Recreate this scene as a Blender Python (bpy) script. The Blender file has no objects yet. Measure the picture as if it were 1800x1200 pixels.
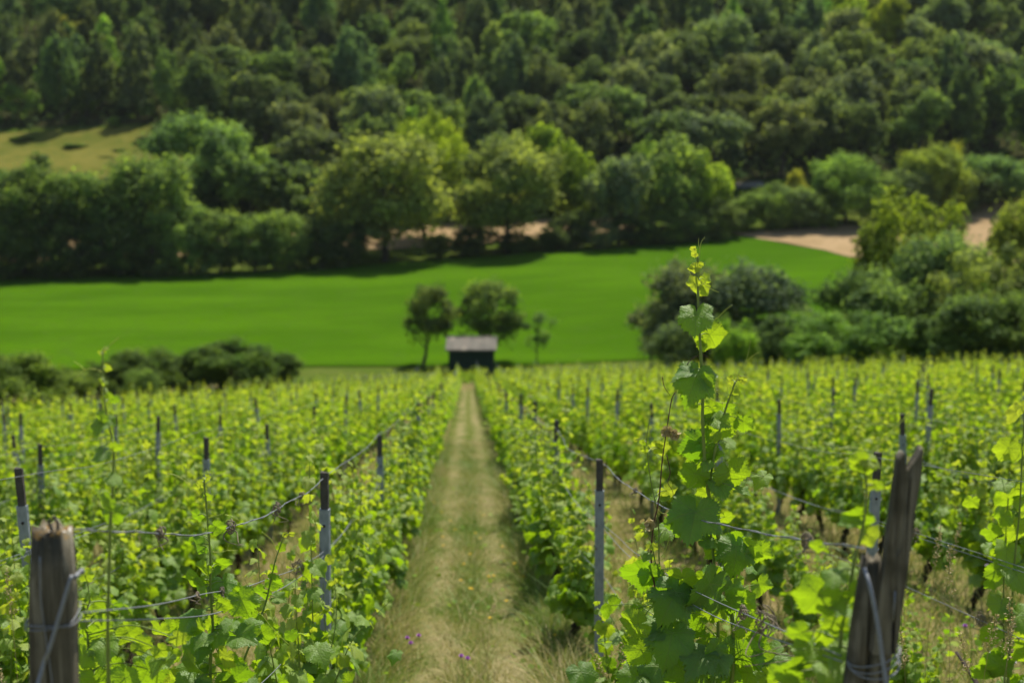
import bpy, math, random
import numpy as np
from mathutils import Vector, Matrix
R = math.radians
rng = np.random.default_rng(7)
random.seed(7)
SC = bpy.context.scene
COL = SC.collection

# ------------------------------------------------------------------ camera, sky, sun, exposure
PITCH, YAW, FPX = R(10.0), R(1.82), 2500.0
cam = bpy.data.cameras.new("camera")
cam.sensor_width = 36.0
cam.lens = 50.0
cam.clip_start = 0.05
cam.clip_end = 3000.0
cam.dof.use_dof = True
cam.dof.focus_distance = 4.68
cam.dof.aperture_fstop = 2.8
cam.dof.aperture_blades = 0
camo = bpy.data.objects.new("camera", cam)
COL.objects.link(camo)
camo.rotation_euler = (math.pi / 2 - PITCH, 0, -YAW)
SC.camera = camo

SUN_EL, SUN_AZ = R(61), R(24)          # azimuth clockwise from +Y
world = bpy.data.worlds.new("World")
SC.world = world
world.use_nodes = True
wn = world.node_tree
wn.nodes.clear()
sky = wn.nodes.new('ShaderNodeTexSky')
sky.sky_type = 'NISHITA'
sky.sun_disc = False
sky.sun_elevation = SUN_EL
sky.sun_rotation = SUN_AZ
bg = wn.nodes.new('ShaderNodeBackground')
bg.inputs['Strength'].default_value = 0.115
wo = wn.nodes.new('ShaderNodeOutputWorld')
wn.links.new(sky.outputs[0], bg.inputs[0])
wn.links.new(bg.outputs[0], wo.inputs[0])
sund = bpy.data.lights.new("sun", 'SUN')
sund.energy = 5.0
sund.angle = R(0.53)
sund.color = (1.0, 0.94, 0.83)
suno = bpy.data.objects.new("sun", sund)
COL.objects.link(suno)
SDIR = Vector((math.sin(SUN_AZ) * math.cos(SUN_EL), math.cos(SUN_AZ) * math.cos(SUN_EL), math.sin(SUN_EL)))
suno.rotation_euler = (-SDIR).to_track_quat('-Z', 'Y').to_euler()
SC.view_settings.view_transform = 'Standard'
SC.view_settings.look = 'None'
SC.view_settings.exposure = 0.55
SC.view_settings.gamma = 1.0
SC.render.engine = 'CYCLES'
SC.cycles.use_denoising = True
SC.cycles.max_bounces = 8
SC.cycles.transmission_bounces = 4
SC.cycles.diffuse_bounces = 4

# ------------------------------------------------------------------ pixel <-> world helpers
c_r = np.array([math.cos(YAW), -math.sin(YAW), 0.0])
c_f = np.array([math.sin(YAW) * math.cos(PITCH), math.cos(YAW) * math.cos(PITCH), -math.sin(PITCH)])
c_u = np.array([math.sin(YAW) * math.sin(PITCH), math.cos(YAW) * math.sin(PITCH), math.cos(PITCH)])


def ray(px, py):
    return c_f + c_r * (px - 900) / FPX + c_u * (600 - py) / FPX


def at_y(px, py, y):                      # the world point on the pixel's ray at world depth y
    d = ray(px, py)
    return d * (y / d[1])


def to_px(p):
    p = np.asarray(p, float)
    z = p @ c_f
    return 900 + FPX * (p @ c_r) / z, 600 - FPX * (p @ c_u) / z


SLOPE, CROSS, H0 = 0.1915, 0.033, 2.036


def plane_z(x, y):
    return -H0 - SLOPE * y + CROSS * x


# terrain: the vineyard's plane plus a thin-plate correction beyond it
_cp = []
for yy in range(-10, 96, 15):
    for xx in range(-60, 76, 15):
        _cp.append((xx, yy, 0.0))
for (px, py, y) in [
    (820, 655, 116), (500, 662, 112), (200, 672, 108), (1060, 642, 120), (1300, 632, 122), (1600, 610, 122), (1850, 590, 122), (-100, 690, 112),
    (0, 565, 160), (400, 560, 160), (800, 550, 160), (1200, 525, 160), (1600, 505, 160), (1900, 490, 160), (-300, 575, 160), (2200, 470, 160),
    (0, 487, 215), (350, 482, 218), (700, 462, 225), (1000, 437, 232), (1260, 415, 240), (1540, 396, 247), (1800, 352, 258), (-300, 492, 212), (2200, 320, 265),
    (0, 420, 240), (400, 425, 242), (760, 400, 256), (1050, 372, 262), (1300, 328, 268), (1600, 305, 274), (1900, 275, 282), (-300, 420, 240),
    (0, 290, 285), (240, 285, 287), (500, 300, 285), (0, 237, 310), (240, 230, 312), (-300, 240, 310), (520, 225, 310),
    (850, 250, 300), (1200, 235, 300), (1600, 215, 305), (1950, 190, 310), (2300, 200, 305),
    (0, 120, 345), (450, 110, 345), (900, 105, 345), (1350, 100, 345), (1800, 90, 345), (-300, 120, 345), (2200, 90, 345),
    (0, -10, 390), (450, -10, 390), (900, -10, 390), (1350, -15, 390), (1800, -20, 390), (-300, -10, 390), (2200, -10, 390),
    (0, -150, 450), (600, -150, 450), (1200, -150, 450), (1800, -150, 450), (-300, -150, 450), (2200, -150, 450),
    (0, -260, 520), (900, -260, 520), (1800, -260, 520)]:
    p = at_y(px, py, y)
    _cp.append((p[0], y, p[2] - plane_z(p[0], y)))
_cp = np.array(_cp, float)


def _tps(r2):
    return np.where(r2 > 1e-9, 0.5 * r2 * np.log(np.maximum(r2, 1e-9)), 0.0)


_S = 100.0
_P = _cp[:, :2] / _S
_n = len(_P)
_K = _tps(((_P[:, None] - _P[None]) ** 2).sum(-1)) + np.eye(_n) * 2e-4
_A = np.zeros((_n + 3, _n + 3))
_A[:_n, :_n] = _K
_A[:_n, _n] = 1
_A[:_n, _n + 1:] = _P
_A[_n:, :_n] = _A[:_n, _n:].T
_W = np.linalg.solve(_A, np.concatenate([_cp[:, 2], np.zeros(3)]))


def H(x, y):
    x = np.asarray(x, float)
    y = np.asarray(y, float)
    sh = np.broadcast(x, y).shape
    q = np.stack([np.broadcast_to(x, sh).ravel(), np.broadcast_to(y, sh).ravel()], 1) / _S
    out = np.empty(len(q))
    for i in range(0, len(q), 4000):
        b = q[i:i + 4000]
        out[i:i + 4000] = _tps(((b[:, None] - _P[None]) ** 2).sum(-1)) @ _W[:_n] + _W[_n] + b @ _W[_n + 1:]
    yy = np.broadcast_to(y, sh).ravel()
    w = np.clip((yy - 70) / 30, 0, 1)
    w = w * w * (3 - 2 * w)
    r = (out * w).reshape(sh) + plane_z(x, y)
    return r if sh else float(r)


def ground_hit(px, py, y0=20.0, y1=520.0):
    ys = np.arange(y0, y1, 1.0)
    d = ray(px, py)
    pts = d[None] * (ys / d[1])[:, None]
    below = pts[:, 2] < H(pts[:, 0], ys)
    i = int(np.argmax(below)) if below.any() else len(ys) - 1
    a, b = ys[max(i - 1, 0)], ys[i]
    for _ in range(12):
        m = 0.5 * (a + b)
        p = d * (m / d[1])
        if p[2] < H(p[0], m):
            b = m
        else:
            a = m
    return d * (b / d[1])


# ------------------------------------------------------------------ mesh helpers
class Acc:
    """Collects vertices and triangles with a uv and a tint per vertex; build() links them as ONE mesh object."""

    def __init__(s):
        s.V, s.F, s.U, s.T, s.M, s.n = [], [], [], [], [], 0

    def add(s, V, F, uv=None, tint=0.5, mat=0):
        V = np.asarray(V, float).reshape(-1, 3)
        F = np.asarray(F, np.int64).reshape(-1, 3)
        s.V.append(V)
        s.F.append(F + s.n)
        s.U.append(np.zeros((len(V), 2)) if uv is None else np.asarray(uv, float))
        s.T.append(np.broadcast_to(np.asarray(tint, float), (len(V),)).copy())
        s.M.append(np.full(len(F), mat, np.int32))
        s.n += len(V)
        return s

    def inst(s, tpl, Rm, sc, t, tint, mat=0):
        """many copies of a template (V, F, uv): Rm (n,3,3), sc (n,), t (n,3), tint (n,)"""
        V, F, uv = tpl
        n, k = len(t), len(V)
        if n == 0:
            return s
        W = np.einsum('nij,kj->nki', Rm, V) * np.asarray(sc)[:, None, None] + np.asarray(t)[:, None]
        FF = F[None] + (np.arange(n) * k)[:, None, None]
        return s.add(W.reshape(-1, 3), FF.reshape(-1, 3), np.tile(uv, (n, 1)), np.repeat(tint, k), mat)

    def mesh(s, name, mats, smooth=True):
        V, F = np.concatenate(s.V), np.concatenate(s.F)
        U, T, M = np.concatenate(s.U), np.concatenate(s.T), np.concatenate(s.M)
        me = bpy.data.meshes.new(name)
        me.vertices.add(len(V))
        me.vertices.foreach_set('co', V.astype(np.float32).ravel())
        me.loops.add(len(F) * 3)
        me.loops.foreach_set('vertex_index', F.astype(np.int32).ravel())
        me.polygons.add(len(F))
        me.polygons.foreach_set('loop_start', np.arange(0, len(F) * 3, 3, dtype=np.int32))
        me.polygons.foreach_set('loop_total', np.full(len(F), 3, np.int32))
        me.polygons.foreach_set('use_smooth', np.full(len(F), bool(smooth)))
        for m in (mats if isinstance(mats, (list, tuple)) else [mats]):
            me.materials.append(m)
        me.polygons.foreach_set('material_index', M)
        me.update(calc_edges=True)
        uvl = me.uv_layers.new(name="UVMap")
        uvl.data.foreach_set('uv', U[F.ravel()].astype(np.float32).ravel())
        at = me.attributes.new("tint", 'FLOAT', 'POINT')
        at.data.foreach_set('value', T.astype(np.float32))
        me.validate()
        return me

    def build(s, name, mats, parent=None, smooth=True, loc=None):
        return link(name, s.mesh(name, mats, smooth), parent, loc)


def link(name, data, parent=None, loc=None):
    o = bpy.data.objects.new(name, data)
    COL.objects.link(o)
    if parent is not None:
        o.parent = parent
    if loc is not None:
        o.location = loc
    return o


def thing(name, label, cat, loc=(0, 0, 0), group=None, data=None):
    o = link(name, data, None, loc)
    return tag(o, label, cat, group)


def tag(o, label, cat, group=None):
    o['label'] = label
    o['category'] = cat
    if group:
        o['group'] = group
    return o


def setting(o, kind):
    o['kind'] = kind
    return o


def tube(P, rad, n=6, cap=True):
    P = np.asarray(P, float)
    k = len(P)
    rad = np.broadcast_to(np.asarray(rad, float), (k,))
    T = np.gradient(P, axis=0)
    T /= np.linalg.norm(T, axis=1)[:, None] + 1e-12
    ref = np.array([0.31, 0.87, 0.38])
    if abs(T.mean(0) @ ref) > 0.8:
        ref = np.array([0.9, -0.2, 0.38])
    A = np.cross(T, ref)
    A /= np.linalg.norm(A, axis=1)[:, None] + 1e-12
    B = np.cross(T, A)
    a = np.linspace(0, 2 * np.pi, n, endpoint=False)
    V = P[:, None] + rad[:, None, None] * (np.cos(a)[None, :, None] * A[:, None] + np.sin(a)[None, :, None] * B[:, None])
    V = V.reshape(-1, 3)
    F = []
    for i in range(k - 1):
        for j in range(n):
            p, q = i * n + j, i * n + (j + 1) % n
            F += [(p, q, q + n), (p, q + n, p + n)]
    if cap:
        V = np.vstack([V, P[0], P[-1]])
        for j in range(n):
            F.append((k * n, (j + 1) % n, j))
            F.append((k * n + 1, (k - 1) * n + j, (k - 1) * n + (j + 1) % n))
    return V, np.array(F)


def smooth_path(P, m=8):
    """Catmull-Rom through the points"""
    P = np.asarray(P, float)
    if len(P) < 3:
        t = np.linspace(0, 1, m + 1)[:, None]
        return P[0] * (1 - t) + P[-1] * t
    Q = np.vstack([2 * P[0] - P[1], P, 2 * P[-1] - P[-2]])
    out = []
    for i in range(1, len(Q) - 2):
        t = np.linspace(0, 1, m, endpoint=False)[:, None]
        a, b, c, d = Q[i - 1], Q[i], Q[i + 1], Q[i + 2]
        out.append(0.5 * (2 * b + (c - a) * t + (2 * a - 5 * b + 4 * c - d) * t ** 2 + (3 * b - a - 3 * c + d) * t ** 3))
    out.append(P[-1:])
    return np.vstack(out)


def box(x0, x1, y0, y1, z0, z1):
    V = [(x0, y0, z0), (x1, y0, z0), (x1, y1, z0), (x0, y1, z0), (x0, y0, z1), (x1, y0, z1), (x1, y1, z1), (x0, y1, z1)]
    Q = [(0, 3, 2, 1), (4, 5, 6, 7), (0, 1, 5, 4), (1, 2, 6, 5), (2, 3, 7, 6), (3, 0, 4, 7)]
    return V, [t for a, b, c, d in Q for t in ((a, b, c), (a, c, d))]


def unit(v):
    v = np.asarray(v, float)
    return v / (np.linalg.norm(v, axis=-1, keepdims=True) + 1e-12)


def frames(n, y):
    """rotation matrices whose z is the normal n and whose y is as near y as possible"""
    n = unit(n)
    y = unit(y - (y * n).sum(-1, keepdims=True) * n)
    x = np.cross(y, n)
    return np.stack([x, y, n], -1)


# ------------------------------------------------------------------ materials
class NT:
    def __init__(s, name):
        s.m = bpy.data.materials.new(name)
        s.m.use_nodes = True
        s.t = s.m.node_tree
        s.t.nodes.clear()
        s.out = s.t.nodes.new('ShaderNodeOutputMaterial')

    def node(s, typ, **kw):
        n = s.t.nodes.new(typ)
        for k, v in kw.items():
            setattr(n, k, v)
        return n

    def put(s, sock, v):
        if v is None:
            return
        if isinstance(v, bpy.types.NodeSocket):
            s.t.links.new(v, sock)
        elif isinstance(v, (tuple, list)) and sock.type == 'RGBA' and len(v) == 3:
            sock.default_value = (*v, 1)
        else:
            sock.default_value = v

    def math(s, op, a, b=None, c=None, clamp=False):
        n = s.node('ShaderNodeMath', operation=op, use_clamp=clamp)
        for i, v in enumerate((a, b, c)):
            if v is not None:
                s.put(n.inputs[i], v)
        return n.outputs[0]

    def mix(s, f, a, b, mode='MIX'):
        n = s.node('ShaderNodeMix', data_type='RGBA', blend_type=mode)
        s.put(n.inputs[0], f)
        s.put(n.inputs[6], a)
        s.put(n.inputs[7], b)
        return n.outputs[2]

    def noise(s, vec, scale, detail=3.0, rough=0.55, out=0):
        n = s.node('ShaderNodeTexNoise')
        s.put(n.inputs['Vector'], vec)
        n.inputs['Scale'].default_value = scale
        n.inputs['Detail'].default_value = detail
        n.inputs['Roughness'].default_value = rough
        return n.outputs[out]

    def ramp(s, f, stops):
        n = s.node('ShaderNodeValToRGB')
        e = n.color_ramp.elements
        while len(e) < len(stops):
            e.new(0.5)
        for i, (p, c) in enumerate(stops):
            e[i].position = p
            e[i].color = (*c, 1) if len(c) == 3 else c
        s.put(n.inputs[0], f)
        return n.outputs[0]

    def smoothstep(s, v, a, b):
        n = s.node('ShaderNodeMapRange', interpolation_type='SMOOTHSTEP')
        s.put(n.inputs[0], v)
        n.inputs[1].default_value = a
        n.inputs[2].default_value = b
        return n.outputs[0]

    def coord(s, which='Object'):
        return s.node('ShaderNodeTexCoord').outputs[which]

    def attr(s, name):
        return s.node('ShaderNodeAttribute', attribute_name=name).outputs['Fac']

    def mapping(s, vec, scale=(1, 1, 1)):
        n = s.node('ShaderNodeMapping')
        s.put(n.inputs[0], vec)
        n.inputs['Scale'].default_value = scale
        return n.outputs[0]

    def bump(s, h, strength=0.3, dist=0.01):
        n = s.node('ShaderNodeBump')
        s.put(n.inputs['Height'], h)
        n.inputs['Strength'].default_value = strength
        n.inputs['Distance'].default_value = dist
        return n.outputs[0]

    def bsdf(s, color, rough=0.7, spec=0.3, normal=None, metal=0.0):
        n = s.node('ShaderNodeBsdfPrincipled')
        s.put(n.inputs['Base Color'], color)
        s.put(n.inputs['Roughness'], rough)
        s.put(n.inputs['Specular IOR Level'], spec)
        s.put(n.inputs['Metallic'], metal)
        s.put(n.inputs['Normal'], normal)
        return n.outputs[0]

    def translucent(s, color, normal=None):
        n = s.node('ShaderNodeBsdfTranslucent')
        s.put(n.inputs[0], color)
        s.put(n.inputs['Normal'], normal)
        return n.outputs[0]

    def mixs(s, f, a, b):
        n = s.node('ShaderNodeMixShader')
        s.put(n.inputs[0], f)
        s.t.links.new(a, n.inputs[1])
        s.t.links.new(b, n.inputs[2])
        return n.outputs[0]

    def done(s, sh):
        s.t.links.new(sh, s.out.inputs[0])
        return s.m


def leaf_material(name, veins=True):
    m = NT(name)
    uv = m.node('ShaderNodeUVMap', uv_map="UVMap").outputs[0]
    tint = m.attr("tint")
    refl = m.ramp(tint, [(0.0, (0.25, 0.33, 0.035)), (0.3, (0.165, 0.285, 0.02)), (0.65, (0.10, 0.205, 0.02)), (1.0, (0.075, 0.15, 0.035))])
    tran = m.ramp(tint, [(0.0, (0.55, 0.64, 0.03)), (0.3, (0.40, 0.58, 0.010)), (0.65, (0.31, 0.54, 0.008)), (1.0, (0.20, 0.40, 0.008))])
    obj = m.coord('Object')
    mott = m.noise(obj, 38, 3)
    refl = m.mix(m.math('MULTIPLY', m.smoothstep(mott, 0.35, 0.75), 0.35), refl, (0.16, 0.21, 0.03))
    nrm = None
    if veins:
        sep = m.node('ShaderNodeSeparateXYZ')
        m.put(sep.inputs[0], uv)
        x, y = sep.outputs[0], sep.outputs[1]
        r = m.math('SQRT', m.math('ADD', m.math('MULTIPLY', x, x), m.math('MULTIPLY', y, y)))
        th = m.math('ABSOLUTE', m.math('ARCTAN2', x, y))
        best = along = None
        for a in (0.0, R(54), R(108)):
            d = m.math('SUBTRACT', th, a)
            dist = m.math('ABSOLUTE', m.math('MULTIPLY', r, m.math('SINE', d)))
            al = m.math('MULTIPLY', r, m.math('COSINE', d))
            dist = m.math('ADD', dist, m.math('MULTIPLY', m.math('LESS_THAN', al, 0.0), 5.0))
            if best is None:
                best, along = dist, al
            else:
                near = m.math('LESS_THAN', dist, best)
                along = m.math('ADD', m.math('MULTIPLY', al, near), m.math('MULTIPLY', along, m.math('SUBTRACT', 1.0, near)))
                best = m.math('MINIMUM', dist, best)
        main = m.math('SUBTRACT', 1.0, m.smoothstep(best, 0.008, 0.026))
        sec = m.math('PINGPONG', m.math('MULTIPLY', m.math('SUBTRACT', along, m.math('MULTIPLY', best, 0.85)), 1.0), 0.075)
        sec = m.math('SUBTRACT', 1.0, m.smoothstep(sec, 0.004, 0.018))
        vein = m.math('MAXIMUM', main, m.math('MULTIPLY', sec, 0.55))
        refl = m.mix(m.math('MULTIPLY', vein, 0.5), refl, (0.22, 0.29, 0.06))
        tran = m.mix(m.math('MULTIPLY', vein, 0.4), tran, (0.12, 0.2, 0.01))
        blister = m.noise(uv, 8, 2)
        hgt = m.math('SUBTRACT', m.math('MULTIPLY', blister, 1.2), m.math('MULTIPLY', vein, 0.45))
        nrm = m.bump(hgt, 0.5, 0.006)
    rough = m.math('ADD', m.math('MULTIPLY', mott, 0.3), 0.36)
    a = m.bsdf(refl, rough, 0.5 if veins else 0.12, nrm)
    b = m.translucent(tran, nrm)
    return m.done(m.mixs(0.47, a, b))


def crown_material():
    m = NT("crown_foliage")
    oi = m.node('ShaderNodeObjectInfo')
    tint = m.attr("tint")
    base = m.mix(1.0, oi.outputs['Color'], m.ramp(tint, [(0, (0.38, 0.44, 0.5)), (0.5, (1, 1, 1)), (1, (1.9, 1.75, 1.05))]), 'MULTIPLY')
    a = m.bsdf(m.mix(1.0, base, (2.2, 2.2, 2.0), 'MULTIPLY'), 0.7, 0.06)
    b = m.translucent(m.mix(1.0, base, (4.2, 4.3, 1.8), 'MULTIPLY'))
    return m.done(m.mixs(0.45, a, b))


def flat_material(name, color, rough=0.7, spec=0.3, var=0.25, scale=20, metal=0.0, bump=0.0):
    m = NT(name)
    o = m.coord('Object')
    n = m.noise(o, scale, 4)
    dark = tuple(c * (1 - var) for c in color)
    lite = tuple(min(1, c * (1 + var)) for c in color)
    c = m.mix(n, dark, lite)
    return m.done(m.bsdf(c, rough, spec, m.bump(n, bump, 0.01) if bump else None, metal))


def wood_material(name="weathered_wood", lichen=.8):
    m = NT(name)
    o = m.coord('Object')
    g = m.noise(m.mapping(o, (42, 42, 2.2)), 1.0, 6, 0.65)
    c = m.noise(m.mapping(o, (95, 95, 1.1)), 1.0, 4, 0.7)
    blot = m.noise(o, 7, 3)
    col = m.ramp(g, [(0.30, (0.036, 0.032, 0.020)), (0.48, (0.115, 0.100, 0.068)), (0.74, (0.29, 0.265, 0.19))])
    col = m.mix(m.math('MULTIPLY', m.smoothstep(blot, 0.48, 0.66), .85), col, (0.045, 0.040, 0.024))
    crack = m.smoothstep(c, 0.36, 0.42)
    col = m.mix(crack, (0.012, 0.010, 0.008), col)
    sep = m.node('ShaderNodeSeparateXYZ')
    m.put(sep.inputs[0], o)
    tn = m.noise(o, 60, 6, .7)
    top = m.math('ADD', m.smoothstep(sep.outputs[2], -0.05, 0.0), m.math('MULTIPLY', m.math('SUBTRACT', tn, 0.58), 2.4))
    col = m.mix(m.math('MULTIPLY', m.smoothstep(top, 0.72, 0.98), lichen), col, (0.22, 0.125, 0.025))      # orange lichen on the cut top
    wl = m.math('MULTIPLY', m.smoothstep(sep.outputs[2], -0.03, 0.0), m.math('MULTIPLY', m.smoothstep(m.noise(o, 44, 2), 0.60, 0.64), lichen))
    col = m.mix(wl, col, (0.6, 0.58, 0.52))
    h = m.math('ADD', m.math('MULTIPLY', g, 0.6), m.math('MULTIPLY', crack, 0.7))
    return m.done(m.bsdf(col, 0.85, 0.2, m.bump(h, 0.9, 0.006)))


def steel_material():
    m = NT("galvanised_steel")
    o = m.coord('Object')
    v = m.node('ShaderNodeTexVoronoi')
    m.put(v.inputs['Vector'], m.mapping(o, (1, 1, .5)))
    v.inputs['Scale'].default_value = 45
    n = m.noise(m.mapping(o, (9, 9, 1.6)), 1, 5)
    col = m.mix(v.outputs['Distance'], (0.20, 0.23, 0.26), (0.32, 0.36, 0.40))
    col = m.mix(m.smoothstep(n, 0.52, 0.75), col, (0.33, 0.34, 0.34))
    col = m.mix(m.smoothstep(m.noise(o, 16, 5), 0.62, 0.72), col, (0.13, 0.08, 0.045))
    return m.done(m.bsdf(col, 0.55, 0.4, m.bump(n, 0.15, 0.003), 0.45))


def ground_material(name, a, b, c, s1, s2, streak=(1, 1, 1), bump=0.5, bd=0.05):
    m = NT(name)
    o = m.coord('Object')
    n1 = m.noise(m.mapping(o, streak), s1, 5, 0.6)
    n2 = m.noise(o, s2, 4, 0.65)
    col = m.mix(m.smoothstep(n1, 0.36, 0.66), a, b)
    col = m.mix(m.smoothstep(n2, 0.5, 0.72), col, c)
    return m.done(m.bsdf(col, 0.95, 0.0, m.bump(n2, bump, bd)))


def blade_material(name, stops, trans=0.3):
    m = NT(name)
    col = m.ramp(m.attr("tint"), stops)
    return m.done(m.mixs(trans, m.bsdf(col, 0.6, 0.25), m.translucent(m.mix(1.0, col, (1.2, 1.3, 0.8), 'MULTIPLY'))))


M = dict(
    leaf=leaf_material("vine_leaf"), leaf_far=leaf_material("vine_leaf_plain", False), crown=crown_material(), wood=wood_material(), old_wood=wood_material("split_wood", .05), steel=steel_material(),
    stem=flat_material("green_stem", (0.16, 0.22, 0.035), 0.45, 0.4, 0.35, 30),
    red_stem=flat_material("reddish_stem", (0.085, 0.03, 0.02), 0.45, 0.4, 0.4, 40),
    tendril=flat_material("tendril", (0.34, 0.40, 0.045), 0.4, 0.4, 0.2, 30),
    bark=flat_material("dark_bark", (0.042, 0.031, 0.023), 0.9, 0.2, 0.6, 24, 0, 1.0),
    tree_bark=flat_material("tree_bark", (0.055, 0.045, 0.034), 0.9, 0.2, 0.5, 1.5, 0, 1.0),
    rust=flat_material("dark_weathered_tip", (0.072, 0.064, 0.050), 0.85, 0.25, 0.6, 40, 0.0, 0.6),
    wire=flat_material("zinc_wire", (0.19, 0.20, 0.21), 0.6, 0.3, 0.35, 60, 0.3),
    dead=flat_material("dry_tendril", (0.19, 0.155, 0.10), 0.9, 0.2, 0.5, 60),
    hole=flat_material("dark_bolt", (0.03, 0.022, 0.018), 0.7, 0.3, 0.4, 90),
    ground=ground_material("vineyard_soil_grass", (0.125, 0.115, 0.038), (0.20, 0.16, 0.075), (0.075, 0.10, 0.022), 1.3, 4.5),
    path=ground_material("trodden_dry_grass", (0.145, 0.125, 0.05), (0.26, 0.205, 0.105), (0.10, 0.12, 0.03), 2.2, 7.0, (1, .22, 1)),
    field=ground_material("young_crop", (0.036, 0.088, 0.003), (0.052, 0.118, 0.0035), (0.046, 0.097, 0.009), 0.06, 0.55, (.7, 1.1, 1), 1.0, 0.25),
    tan=ground_material("ripe_stubble", (0.25, 0.175, 0.09), (0.31, 0.22, 0.12), (0.19, 0.14, 0.065), 0.12, 1.1),
    meadow=ground_material("dry_meadow", (0.085, 0.095, 0.018), (0.135, 0.125, 0.028), (0.06, 0.085, 0.013), 0.10, 0.35),
    verge=ground_material("rough_verge", (0.05, 0.085, 0.010), (0.08, 0.10, 0.02), (0.04, 0.075, 0.008), 0.2, 0.9),
    floor=ground_material("forest_floor", (0.030, 0.036, 0.012), (0.045, 0.045, 0.018), (0.022, 0.030, 0.010), 0.15, 0.8),
    asphalt=flat_material("asphalt", (0.19, 0.18, 0.155), 0.9, 0.2, 0.15, 2),
    grass=blade_material("dry_grass_blades", [(0.0, (0.40, 0.33, 0.16)), (0.3, (0.30, 0.26, 0.09)), (0.5, (0.18, 0.22, 0.04)), (1.0, (0.09, 0.18, 0.02))]),
    seed=blade_material("seed_heads", [(0, (0.42, 0.33, 0.16)), (1, (0.25, 0.2, 0.09))], 0.25),
    shed_wall=flat_material("dark_green_boards", (0.013, 0.030, 0.021), 0.8, 0.25, 0.4, 3),
    yellow=flat_material("yellow_petal", (0.62, 0.40, 0.01), 0.6, 0.2, 0.15, 60),
    purple=flat_material("purple_petal", (0.55, 0.22, 0.62), 0.6, 0.2, 0.2, 60),
    white=flat_material("pale_petal", (0.62, 0.58, 0.60), 0.6, 0.2, 0.12, 60),
)


def roof_material():
    m = NT("patched_roof_sheet")
    o = m.coord('Object')
    n = m.noise(m.mapping(o, (1.1, .5, .5)), 1.3, 4)
    col = m.ramp(n, [(0.30, (0.09, 0.084, 0.068)), (0.47, (0.15, 0.136, 0.105)), (0.57, (0.16, 0.135, 0.105)), (0.66, (0.33, 0.29, 0.21))])
    return m.done(m.bsdf(col, 0.8, 0.2))


M['roof'] = roof_material()


def path_material():
    m = NT("trodden_path_grass")
    o = m.coord('Object')
    sep = m.node('ShaderNodeSeparateXYZ')
    m.put(sep.inputs[0], o)
    wob = m.math('MULTIPLY', m.math('SUBTRACT', m.noise(m.mapping(o, (.3, .3, 1)), 1.0, 2), .5), .35)
    x = m.math('ADD', sep.outputs[0], wob)
    tr = None
    for c in (-.22, .24):                                              # two worn tracks
        t = m.math('SUBTRACT', 1.0, m.smoothstep(m.math('ABSOLUTE', m.math('SUBTRACT', x, c)), .04, .24))
        tr = t if tr is None else m.math('MAXIMUM', tr, t)
    n1 = m.noise(m.mapping(o, (1.4, .6, 1)), 1.6, 6, .7)
    n2 = m.noise(o, 14, 5, .7)
    col = m.ramp(m.math('ADD', m.math('MULTIPLY', n1, .65), m.math('MULTIPLY', n2, .35)), [(.38, (.045, .078, .011)), (.50, (.085, .105, .022)), (.64, (.165, .15, .055))])
    col = m.mix(m.math('MULTIPLY', tr, m.smoothstep(n1, .38, .6)), col, (.205, .18, .085))
    return m.done(m.bsdf(col, .95, 0.0, m.bump(n2, .8, .04)))


M['path'] = path_material()

# ------------------------------------------------------------------ the setting: terrain sheet and the fields on it
def sheet(name, XY, mat, lift=0.0, kind='structure'):
    """a grid of ground points (n, m, 2) laid on the terrain"""
    n, mm = XY.shape[:2]
    Z = H(XY[..., 0], XY[..., 1]) + lift
    V = np.concatenate([XY, Z[..., None]], -1).reshape(-1, 3)
    i, j = np.meshgrid(np.arange(n - 1), np.arange(mm - 1), indexing='ij')
    a = (i * mm + j).ravel()
    F = np.concatenate([np.stack([a, a + mm, a + mm + 1], 1), np.stack([a, a + mm + 1, a + 1], 1)])
    nrm = np.cross(V[F[0, 1]] - V[F[0, 0]], V[F[0, 2]] - V[F[0, 0]])
    if nrm[2] < 0:
        F = F[:, ::-1]
    return setting(Acc().add(V, F).build(name, mat), kind)


def resample(P, n):
    P = np.asarray(P, float)
    s = np.concatenate([[0], np.cumsum(np.linalg.norm(np.diff(P, axis=0), axis=1))])
    t = np.linspace(0, s[-1], n)
    return np.stack([np.interp(t, s, P[:, k]) for k in range(P.shape[1])], 1)


def loft(name, A, B, mat, lift, n=90, m=30):
    A, B = resample(A, n), resample(B, n)
    t = np.linspace(0, 1, m)[None, :, None]
    return sheet(name, A[:, None] * (1 - t) + B[:, None] * t, mat, lift)


def gpx(L):
    return [ground_hit(px, py)[:2] for px, py in L]


gx, gy = np.meshgrid(np.arange(-230, 251, 2.5), np.concatenate([np.arange(-8, 120, 1.0), np.arange(120, 560, 2.5)]), indexing='ij')
sheet("ground", np.stack([gx, gy], -1), M['verge'])
gx, gy = np.meshgrid(np.arange(-52, 62, 0.75), np.arange(-6, 106, 0.75), indexing='ij')
sheet("vineyard_ground", np.stack([gx, gy], -1), M['ground'], 0.02)
gx, gy = np.meshgrid(np.linspace(-0.56, 0.58, 10), np.arange(-4, 97, 0.5), indexing='ij')
sheet("path", np.stack([gx, gy], -1), M['path'], 0.045)
loft("field", gpx([(-350, 665), (-100, 655), (200, 648), (560, 645), (830, 643), (1000, 640), (1150, 632), (1400, 620), (1900, 590)]),
     gpx([(-350, 494), (0, 488), (180, 484), (420, 480), (700, 462), (1000, 438), (1180, 421), (1300, 412), (1450, 441), (1900, 520)]), M['field'], 0.12, 120, 50)
loft("stubble_field", gpx([(1290, 414), (1380, 428), (1450, 441), (1700, 480), (2000, 520)]),
     gpx([(1292, 412), (1400, 404), (1540, 394), (1720, 360), (2000, 315)]), M['tan'], 0.2, 60, 16)
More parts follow.
